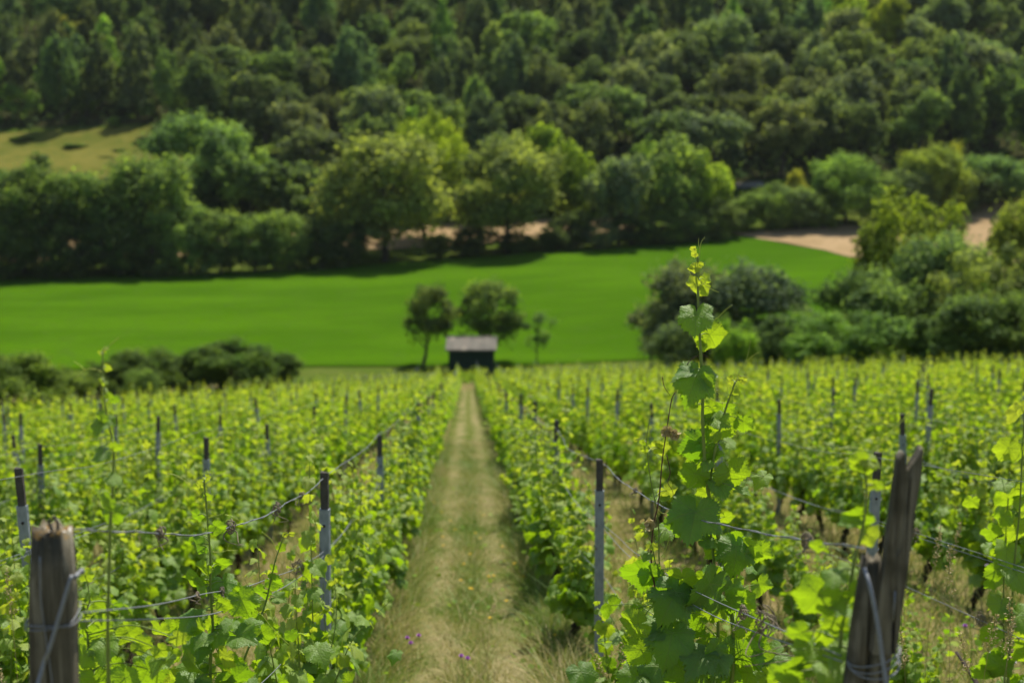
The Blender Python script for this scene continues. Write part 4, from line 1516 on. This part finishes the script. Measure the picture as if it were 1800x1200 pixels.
fo = world_child(fa, "foliage", [M['leaf'], M['stem']], hv)


def tendrils(root, L, y, mat=None, r=.0011):
    for pix in L:
        Q = smooth_path([W(px, py, y + (dy[0] if dy else 0)) for px, py, *dy in pix], 7)
        o = Acc().add(*tube(Q, np.linspace(r * 1.25, r * .7, len(Q)), 6)).build("tendril", mat or M['tendril'], root)
        o.matrix_parent_inverse = Matrix.Translation(root.location).inverted()


tendrils(hv, [
    [(1229, 462), (1230, 440), (1233, 425), (1239, 417)], [(1230, 438), (1228, 428), (1228, 419)],
    [(1227, 490), (1240, 502), (1252, 509), (1264, 514)], [(1211, 478), (1218, 488), (1227, 497)], [(1235, 484), (1241, 492), (1236, 500), (1229, 500)],
    [(1230, 538), (1240, 548), (1247, 558), (1249, 566)], [(1244, 571), (1250, 565), (1262, 558), (1275, 545), (1287, 536)],
    [(1237, 690), (1248, 700), (1260, 706), (1275, 708), (1292, 708), (1312, 712)], [(1237, 696), (1250, 690), (1262, 686), (1270, 694), (1285, 700)], [(1268, 694), (1258, 685), (1258, 672), (1268, 664), (1277, 675), (1278, 690), (1272, 704)],
    [(1292, 675), (1300, 652), (1312, 632), (1320, 598)], [(1312, 636), (1322, 626), (1334, 619)], [(1300, 660), (1312, 662), (1328, 668), (1338, 672)],
    [(1144, 770), (1140, 745), (1143, 733)], [(1240, 800), (1228, 812), (1222, 830), (1232, 835), (1222, 850), (1205, 862)],
    [(1232, 1090), (1252, 1108), (1275, 1120), (1290, 1138), (1305, 1160)], [(1300, 1110), (1304, 1130), (1298, 1152), (1290, 1190)], [(1178, 898), (1165, 902), (1152, 890)], [(1178, 940), (1168, 970), (1156, 985)]], HY)
tendrils(hv, [[(1200, 660), (1208, 640), (1220, 628), (1235, 623), (1247, 630)], [(1164, 662), (1168, 680), (1178, 695)], [(1172, 800), (1178, 830), (1174, 848), (1182, 862), (1184, 880)]], HY, M['red_stem'], .0013)
cl = Acc()
for k in range(3):                                                     # withered flower clusters
    cx_, cy_ = [(1172, 757), (1140, 920), (1184, 762)][k]
    c = W(cx_, cy_, HY - .01)
    P = c + g.normal(0, .008, (40, 3))
    cl.inst(LO[0], frames(g.normal(0, 1, P.shape), g.normal(0, 1, P.shape)), g.uniform(.006, .013, 40), P, np.full(40, .2))
world_child(cl, "dry_blossom", M['seed'], hv, False)

# slender vine by the wires on the other side
LX, LY = -0.74, 4.1
lv = hero_root("slender vine with a pale crinkled tip crossing the top wire, beside the lichen topped post", LX, LY)
vine_base(lv, 302, None)
_, p1 = stem_part("shoot", [(359, 842), (360, 860), (363, 890), (367, 940), (370, 985), (370, 1040), (373, 1080), (374, 1110), (370, 1160), (371, 1230), (375, 1330), (380, 1480)], LY, .0020, .0058, lv, M['stem'])
_, p2 = stem_part("shoot", [(500, 938), (494, 955), (484, 985), (476, 1020), (468, 1055), (458, 1085), (440, 1130), (420, 1200), (400, 1400)], LY + .35, .0016, .0045, lv, M['stem'])
_, p3 = stem_part("shoot", [(158, 1055), (152, 1080), (155, 1130), (162, 1200), (175, 1330), (200, 1500)], LY - .5, .002, .004, lv, M['stem'])
fb = Acc()
hero_leaves(fb, [
    (360, 842, 12, 60, .05), (364, 838, 12, 90, .0), (357, 846, 11, -50, .05), (352, 852, 16, -80, .15, 1.2), (364, 872, 18, 30, .3), (348, 905, 24, -50, .55, .8), (380, 925, 30, 50, .6, 1.4), (370, 930, 20, 90, .62, 1.6),
    (350, 945, 24, -40, .8, 1.2), (352, 958, 34, -70, .95, .9, -.5), (342, 942, 18, -70, .7), (385, 990, 36, 40, .62, 1.3), (376, 1000, 26, 10, .64, .9), (360, 996, 30, -40, .4, .7), (366, 1008, 24, 10, .4),
    (345, 1020, 44, -40, .42, .5, -.2), (355, 1030, 38, -70, .5, .7), (372, 1020, 18, 40, .2), (392, 1022, 42, 10, .62, .7), (408, 1030, 34, 60, .64, .9),
    (400, 1052, 48, 0, .56, .6, .1), (424, 1052, 52, 20, .62, .6, .2), (345, 1085, 34, -30, .62, .9), (356, 1078, 24, -70, .6), (340, 1085, 46, -60, .5, .6), (390, 1060, 30, 60, .4),
    (402, 1112, 66, 20, .74, .7, .1), (420, 1118, 52, 60, .7, .8), (385, 1115, 40, -30, .6), (384, 1148, 22, 30, .1, 1.0), (350, 1140, 50, -35, .6, .6), (345, 1165, 52, -30, .62), (400, 1165, 50, 30, .5, 1.2), (365, 1175, 30, -20, .3, 1.2),
    (410, 1190, 60, 20, .6), (340, 1200, 60, -20, .6), (435, 1105, 46, 50, .55, 1.0), (460, 1110, 40, 30, .5, .8),
    (492, 960, 20, 60, .3, 1.0, 0, .35), (500, 940, 12, 80, .0, .8, 0, .35), (512, 938, 12, 90, .0, .8, 0, .35), (482, 1000, 20, -80, .3, 1, 0, .35), (478, 1020, 34, 50, .6, .9, 0, .35), (462, 1040, 34, -30, .65, .9, 0, .35), (486, 1050, 30, 40, .5, .9, 0, .35), (450, 1085, 40, -30, .5, 1.0, 0, .3), (470, 1100, 36, 30, .45, .8, 0, .3)], LY, g, np.vstack([p1, p2]))
hero_leaves(fb, [(150, 1010, 26, 20, .2, .6), (146, 1040, 20, 40, .5, 1.2), (165, 1060, 34, 40, .3, .6), (140, 1060, 14, 0, .1), (182, 1090, 40, 20, .35, .5), (150, 1080, 22, 40, .2), (205, 1065, 20, 70, .7, 1.5), (160, 1110, 40, 30, .5, .6),
                 (185, 1135, 50, 10, .4, .6), (150, 1150, 44, -10, .55), (200, 1170, 44, 20, .5), (225, 1110, 44, 30, .3, .8), (245, 1130, 36, 60, .3, 1.0), (280, 1140, 30, 30, .25, 1.0), (290, 1160, 50, 0, .45, 1.0), (260, 1175, 56, 20, .5, .8), (310, 1120, 30, 50, .15, 1.0), (220, 1190, 56, 0, .5), (165, 1190, 50, 0, .55)], LY - .5, g, p3)
L = []
for k in range(170):
    py = g.uniform(1090, 1460)
    L.append((g.normal(330, 120), py, g.uniform(24, 48), g.normal(0, 50), g.uniform(.15, .75), g.uniform(.3, 1.3), g.normal(0, .4), g.uniform(-.25, .35)))
hero_leaves(fb, L, LY, g, None, HI[:3])
world_child(fb, "foliage", [M['leaf'], M['stem']], lv)
tendrils(lv, [[(294, 832), (308, 835), (325, 845), (342, 862), (354, 875)], [(328, 842), (327, 828), (331, 816)], [(365, 910), (380, 906), (392, 902), (397, 894)], [(395, 904), (410, 908), (421, 915)], [(372, 969), (385, 970), (398, 967), (402, 958)], [(398, 967), (410, 967), (418, 967)],
              [(486, 970), (478, 950), (460, 934)], [(460, 1080), (480, 1105), (500, 1125), (508, 1132)], [(345, 1010), (348, 1000), (352, 990)]], LY)

# blurred shoots at the very front
nv = hero_root("blurred tall vine shoot standing over the lichen topped post against the field", -0.74, 2.9)
vine_base(nv, 303, None)
_, n1 = stem_part("shoot", [(181, 625), (181, 650), (182, 680), (185, 715), (191, 745), (197, 770), (200, 800), (198, 860), (194, 920), (192, 1000), (190, 1150), (200, 1500)], 2.9, .0016, .004, nv, M['stem'])
fc = Acc()
hero_leaves(fc, [(182, 615, 10, 40, .05), (176, 620, 9, -40, .05), (184, 612, 9, 90, .1), (186, 645, 16, 45, .12), (178, 672, 16, -60, .3, 1.2), (184, 672, 10, 40, .2), (190, 694, 14, 40, .4), (199, 702, 18, 60, .6, 1.4), (180, 732, 24, -60, .55, 1.0), (180, 745, 34, -10, .7), (190, 738, 24, 60, .65),
                 (200, 785, 24, 30, .3), (182, 795, 34, -60, .75), (196, 840, 30, 50, .5), (190, 880, 34, -40, .6), (200, 900, 36, 40, .55)], 2.9, g, n1)
world_child(fc, "foliage", [M['leaf'], M['stem']], nv)
tendrils(nv, [[(182, 658), (172, 650), (155, 648), (144, 655), (134, 662)], [(150, 650), (140, 642), (130, 635)], [(184, 616), (195, 605), (208, 594)]], 2.9, None, .0010)
rv = hero_root("blurred vine shoot with pale tip leaves beside the forked leaning post", 0.755, 2.75)
vine_base(rv, 304, None)
_, r1 = stem_part("shoot", [(1524, 800), (1523, 830), (1522, 880), (1516, 930), (1502, 985), (1494, 1030), (1482, 1085), (1478, 1120), (1474, 1200), (1470, 1400)], 2.72, .0022, .0046, rv, M['stem'])
fd = Acc()
hero_leaves(fd, [(1520, 812, 44, -40, .15, .6, -.3), (1524, 808, 34, 55, .12, .8), (1518, 815, 30, -80, .15, .8), (1528, 850, 24, 70, .2, 1.0), (1540, 852, 22, 60, .25), (1512, 905, 52, -40, .45, 1.4, -.2), (1500, 915, 40, -70, .5, 1.5), (1526, 940, 40, 70, .12, .3),
                 (1470, 1010, 46, -50, .5, 1.3), (1490, 1000, 40, -30, .4), (1440, 1045, 76, -20, .42, .8, -.2), (1460, 1050, 52, 40, .5, .8), (1410, 1110, 44, -60, .4, 1.2), (1470, 1095, 46, 10, .3), (1430, 1140, 70, -30, .5, 1.0), (1490, 1140, 60, 10, .3, .6), (1400, 1170, 60, -30, .45), (1500, 1040, 44, 40, .4, .8), (1460, 1180, 60, 0, .4), (1500, 1180, 44, 20, .35), (1380, 1190, 60, -10, .45), (1440, 960, 30, -50, .4, 1.2)], 2.72, g, r1)
L = [(g.normal(1450, 55), g.uniform(1060, 1420), g.uniform(40, 80), g.normal(0, 45), g.uniform(.2, .6), g.uniform(.3, 1.2), g.normal(0, .3), g.uniform(0, .5)) for k in range(30)]
hero_leaves(fd, L, 2.72, g, None, HI[:3])
world_child(fd, "foliage", [M['leaf'], M['stem']], rv)
tendrils(rv, [[(1470, 792), (1490, 786), (1512, 790), (1524, 806)], [(1528, 800), (1555, 770), (1590, 735), (1610, 715)], [(1528, 852), (1548, 862), (1556, 868)]], 2.72, None, .0012)

EX, EYY = 2.25, 5.75
ev = hero_root("tall bright vine at the picture edge, beyond the dry grass stalks", EX, EYY)
vine_base(ev, 305, None)
_, e1 = stem_part("shoot", [(1803, 690), (1800, 740), (1796, 820), (1792, 900), (1784, 980), (1778, 1080), (1772, 1200), (1766, 1320)], EYY, .002, .006, ev, M['stem'])
_, e2 = stem_part("shoot", [(1775, 830), (1772, 880), (1768, 950), (1764, 1050), (1766, 1200), (1768, 1320)], EYY + .08, .0018, .005, ev, M['stem'])
fe = Acc()
hero_leaves(fe, [(1786, 722, 38, -30, .12, .3), (1796, 715, 26, 30, .1), (1772, 785, 44, -20, .28, .4), (1790, 790, 40, 30, .3), (1766, 850, 34, -40, .4, 1.0), (1784, 860, 44, 20, .35), (1764, 905, 36, -30, .4), (1788, 930, 48, 20, .3), (1770, 965, 46, -20, .42), (1752, 1000, 36, -60, .5, 1.0),
                 (1786, 1010, 50, 10, .45), (1760, 1060, 46, -30, .5), (1790, 1080, 52, 20, .5), (1745, 1110, 40, -50, .5), (1778, 1140, 50, 0, .5), (1800, 1000, 46, 30, .35), (1800, 880, 44, 40, .3), (1760, 1170, 48, -20, .55), (1730, 1180, 40, -40, .5)], EYY, g, np.vstack([e1, e2]))
L = [(g.normal(1785, 34), g.uniform(860, 1330), g.uniform(26, 50), g.normal(0, 45), g.uniform(.2, .65), g.uniform(.3, 1.2), g.normal(0, .3), g.uniform(0, .3)) for k in range(40)]
hero_leaves(fe, L, EYY, g, None, HI[:3])
world_child(fe, "foliage", [M['leaf'], M['stem']], ev)

# ------------------------------------------------------------------ grass, stalks, wild flowers
def blades(acc, g, X, Y, hgt, wid, tint, lean=.5):
    n = len(X)
    Z = H(X, Y)
    a = g.uniform(0, 2 * np.pi, n)
    s = np.stack([np.cos(a), np.sin(a), np.zeros(n)], 1) * wid[:, None]
    b = np.stack([X, Y, Z], 1)
    l = np.stack([g.normal(0, lean, n), g.normal(0, lean, n), np.ones(n)], 1)
    l2 = l * [[1.7, 1.7, .75]]
    m = b + l * (hgt * .55)[:, None]
    t = m + l2 * (hgt * .45)[:, None]
    V = np.stack([b - s, b + s, m - s * .7, m + s * .7, t], 1).reshape(-1, 3)
    F = (np.array([(0, 1, 3), (0, 3, 2), (2, 3, 4)])[None] + (np.arange(n) * 5)[:, None, None]).reshape(-1, 3)
    acc.add(V, F, None, np.repeat(tint, 5))


g = np.random.default_rng(91)
acc = Acc()
n = 70000
Y = 4.0 + 30 * g.random(n) ** 1.6
X = g.uniform(-.72, .74, n)
track = np.exp(-((np.abs(X) - .28) / .13) ** 2)
t = np.clip(.52 + g.normal(0, .25, n) - .25 * track + .25 * np.sin(Y * .9 + 2 * X) * np.cos(Y * .37), 0, 1)
blades(acc, g, X, Y, (g.uniform(.06, .17, n) + .10 * (np.abs(X) > .45)) * (1 - .35 * track), g.uniform(.0022, .005, n), t, .6)
n = 90000
Y = 4.0 + 34 * g.random(n) ** 1.3
X = g.uniform(-.38, .42, n) * (Y + 2.5)
k = (np.abs(X) > .55)
X, Y = X[k], Y[k]
n = len(X)
blades(acc, g, X, Y, g.uniform(.10, .36, n), g.uniform(.0025, .0055, n), np.clip(g.normal(.42, .25, n) + .2 * np.sin(X * 2.1) * np.sin(Y * 1.3), 0, 1), .4)
setting(acc.build("grass", M['grass']), 'stuff')
acc = Acc()                                                            # low green weeds along the path's edges and between the rows
n = 9000
Y = 5.0 + 30 * g.random(n) ** 1.4
cx = g.choice([-1, 1], n) * g.normal(.62, .12, n)
far = g.random(n) < .5
X = np.where(far, g.uniform(-.38, .42, n) * (Y + 2), cx)
cl = np.sin(X * 3.3 + Y * 2.1) * np.sin(Y * 1.7 - X) > .0
X, Y = X[cl], Y[cl]
n = len(X)
P = np.stack([X, Y, H(X, Y) + g.uniform(.01, .12, n)], 1)
add_leaves(acc, LO, P, g.normal(0, .4, P.shape) + (0, 0, 1), g.normal(0, 1, P.shape), g.uniform(.015, .035, n), np.clip(g.normal(.5, .2, n), 0, 1), g)
n = 5200
Y = g.uniform(4.6, 12, n)
X = g.choice([1.5, -1.5, 3.0, 2.25, -3.0], n) + g.normal(0, .32, n)
cl = np.sin(X * 4.3 + Y * 3.1) * np.sin(Y * 2.7 - X) > .1
X, Y = X[cl], Y[cl]
n = len(X)
P = np.stack([X, Y, H(X, Y) + g.uniform(.02, .42, n)], 1)
add_leaves(acc, LO, P, g.normal(0, .5, P.shape) + (0, 0, 1), g.normal(0, 1, P.shape), g.uniform(.012, .034, n), np.clip(g.normal(.45, .2, n), 0, 1), g)
setting(acc.build("ground_weeds", M['leaf_far']), 'stuff')


def stalk(seed, h):
    g = np.random.default_rng(seed)
    a = Acc()
    lx, ly = g.normal(0, .16), g.normal(0, .12)
    P = smooth_path([(0, 0, -.03), (lx * .15 * h, ly * .15 * h, h * .4), (lx * .5 * h, ly * .5 * h, h * .75), (lx * h, ly * h, h)], 6)
    a.add(*tube(P, np.linspace(.0016, .0007, len(P)), 4), None, .3, 0)
    b = Acc()
    n = 110
    f = g.uniform(.76, 1.0, n)
    Q = np.stack([np.interp(f, np.linspace(0, 1, len(P)), P[:, k]) for k in range(3)], 1)
    sp = (1.02 - f) * .085 + .004
    d = g.normal(0, 1, (n, 3)) * [1, 1, .4] + (0, 0, .4)
    d = unit(d)
    Q = Q + d * sp[:, None] * g.uniform(.2, 1, n)[:, None]
    tp = (np.array([(-.3, 0, 0), (.3, 0, 0), (.16, 1, .1), (-.16, 1, .1)]), np.array([(0, 1, 2), (0, 2, 3)]), np.zeros((4, 2)))
    b.inst(tp, frames(g.normal(0, 1, d.shape), d + (0, 0, .3)), g.uniform(.006, .012, n), Q, g.random(n))
    return a.mesh("stem", M['seed']), b.mesh("seed_head", M['seed'], False)


ST = [stalk(900 + i, h) for i, h in enumerate((1.05, .9, 1.2, .75, 1.0))]
SG = "tall dry grass stalks"
for i, (px, y, sc, lab) in enumerate([
    (1640, 6.4, 1.15, 'arching pale grass stalk just behind the forked post'), (1655, 6.8, 1.22, 'tallest pale grass stalk behind the forked post'), (1690, 5.4, 1.0, 'dry stalk between the forked post and the row behind'),
    (1715, 5.0, .95, 'bent straw coloured stalk in front of the far vine row'), (1735, 5.3, 1.0, 'dry stalk crossing another in the grassy strip'), (1752, 4.8, .95, 'straw stalk with a full seed head by the picture edge'),
    (1772, 5.0, 1.05, 'tall straw stalk next to the one with a full seed head'), (1790, 4.7, .95, 'last dry stalk, touching the picture edge'), (1660, 4.8, .8, 'short dry stalk at the foot of the forked post'),
    (1700, 4.6, .75, 'lowest dry stalk in the grassy strip'), (1620, 5.2, .9, 'thin dry stalk hidden partly by the forked post'),
    (30, 5.6, .95, 'straw stalk beside the lichen topped post'), (15, 5.9, 1.0, 'straw stalk at the picture edge by the lichen topped post'), (48, 5.2, .8, 'short straw stalk close to the lichen topped post'),
    (575, 6.9, .75, 'arching dry stalk under the first row at the path'), (855, 8.6, .5, 'lone dry stalk lying across the grass path'), (1105, 5.6, .9, 'dry stalk in front of the dark tipped post'), (1120, 5.2, .75, 'short dry stalk at the tall vine foot'),
    (1080, 6.6, .8, 'dry stalk leaning on the dark tipped post'), (1440, 6.6, .95, 'dry stalk in the gap beside the tall vine'), (1460, 7.2, .9, 'pale stalk in the gap behind the tall vine'), (1410, 7.6, .9, 'straw stalk deep in the gap behind the tall vine')]):
    p = at_y(px, 900, y)
    o = thing("grass_stalk", lab, "grass stalk", (p[0], y, plane_z(p[0], y)), SG)
    o.scale = (1, 1, sc)
    o.rotation_euler = (0, 0, random.uniform(0, 6.28))
    sm, hm = ST[i % 5]
    link("stem", sm, o)
    link("seed_head", hm, o)


def flower(kind):
    st, he = Acc(), Acc()
    g = np.random.default_rng(hash(kind) % 1000 if False else {'yellow': 1, 'purple': 2, 'white': 3}[kind])
    h = {'yellow': .20, 'purple': .26, 'white': .55}[kind]
    st.add(*tube(smooth_path([(0, 0, -.03), (.01, 0, h * .5), (.0, .01, h)], 5), .0013, 4))
    n = {'yellow': 9, 'purple': 34, 'white': 30}[kind]
    r = {'yellow': .014, 'purple': .017, 'white': .015}[kind]
    tp = (np.array([(-.22, 0, 0), (.22, 0, 0), (.3, .7, .1), (0, 1, .05), (-.3, .7, .1)]), np.array([(0, 1, 2), (0, 2, 4), (4, 2, 3)]), np.zeros((5, 2)))
    a = np.arange(n) * 2.4
    el = np.linspace(0.1, 1.3, n) if kind != 'yellow' else np.full(n, .25)
    d = np.stack([np.cos(a) * np.cos(el), np.sin(a) * np.cos(el), np.sin(el)], 1)
    he.inst(tp, frames(np.cross(d, np.stack([-np.sin(a), np.cos(a), 0 * a], 1)) * -1, d), np.full(n, r), np.tile([[0, .01, h]], (n, 1)), np.full(n, .5))
    he.add(*tube([(0, .01, h - .008), (0, .01, h + .004)], [.004, .006], 7))
    return st.mesh("stem", M['stem']), he.mesh("flower_head", M[kind], False)


FL = {k: flower(k) for k in ('yellow', 'purple', 'white')}
for kind, L in (
    ('purple', [(716, 1121, 'larger purple flower on the grass path near the first row'), (736, 1117, 'smaller purple flower beside the larger one on the path'), (722, 1130, 'purple flower lowest of the three on the path edge'), (822, 1157, 'bright purple flower alone in the middle of the path'), (811, 1153, 'small purple bud next to the lone bright flower'),
                (1696, 1100, 'violet flower in the grassy strip beyond the forked post'), (1738, 1028, 'pale violet flower among the dry stalks'), (1752, 1026, 'pale violet flower at the picture edge side of the stalks'), (1742, 1062, 'violet flower below the pale violet pair')]),
    ('white', [(1744, 1148, 'pale pink flower head low among the dry stalks'), (1762, 1150, 'second pale pink flower head low among the stalks'), (1735, 994, 'white flower head by the wires of the far row'), (1782, 1164, 'pale flower head nearest the picture corner'), (952, 842, 'white flower head between the rows past the path'), (1035, 852, 'white flower head behind the dark tipped post')]),
    ('yellow', [(x, y, 'tiny yellow flower in the grass of the path') for x, y in [(763, 882), (776, 899), (800, 930), (778, 943), (779, 958), (836, 936), (868, 1011), (859, 1012), (810, 1019), (826, 1033), (829, 1034), (904, 990), (861, 1085), (844, 945), (826, 973), (920, 1012), (792, 915), (883, 960), (1702, 907), (1735, 900), (1690, 920), (850, 905), (815, 990), (890, 1055), (975, 1115)]])):
    for i, (px, py, lab) in enumerate(L):
        sm, hm = FL[kind]
        hh = {'yellow': .20, 'purple': .26, 'white': .55}[kind]
        d = ray(px, py)
        lo_, hi_ = 3.0, 40.0
        for _ in range(40):
            m_ = (lo_ + hi_) / 2
            p = d * (m_ / d[1])
            if p[2] > plane_z(p[0], m_) + hh:
                lo_ = m_
            else:
                hi_ = m_
        o = thing("wild_flower", lab, "flower", (p[0], p[1] - .01, p[2] - hh), f"{kind if kind != 'white' else 'pale'} wild flowers")
        o.rotation_euler = (0, 0, 0)
        link("stem", sm, o)
        link("flower_head", hm, o)
# ------------------------------------------------------------------ the air of the valley
hz = NT("valley_air")
pv = hz.node('ShaderNodeVolumePrincipled')
pv.inputs['Color'].default_value = (.86, .93, .90, 1)
pv.inputs['Density'].default_value = 0.00004
pv.inputs['Anisotropy'].default_value = 0.2
hz.t.links.new(pv.outputs[0], hz.out.inputs['Volume'])
hb = Acc().add(*box(-300, 320, -30, 575, -75, 130)).build("haze", hz.m, None, False)
setting(hb, 'stuff')
SC.cycles.volume_bounces = 0
print("objects", len(SC.objects))
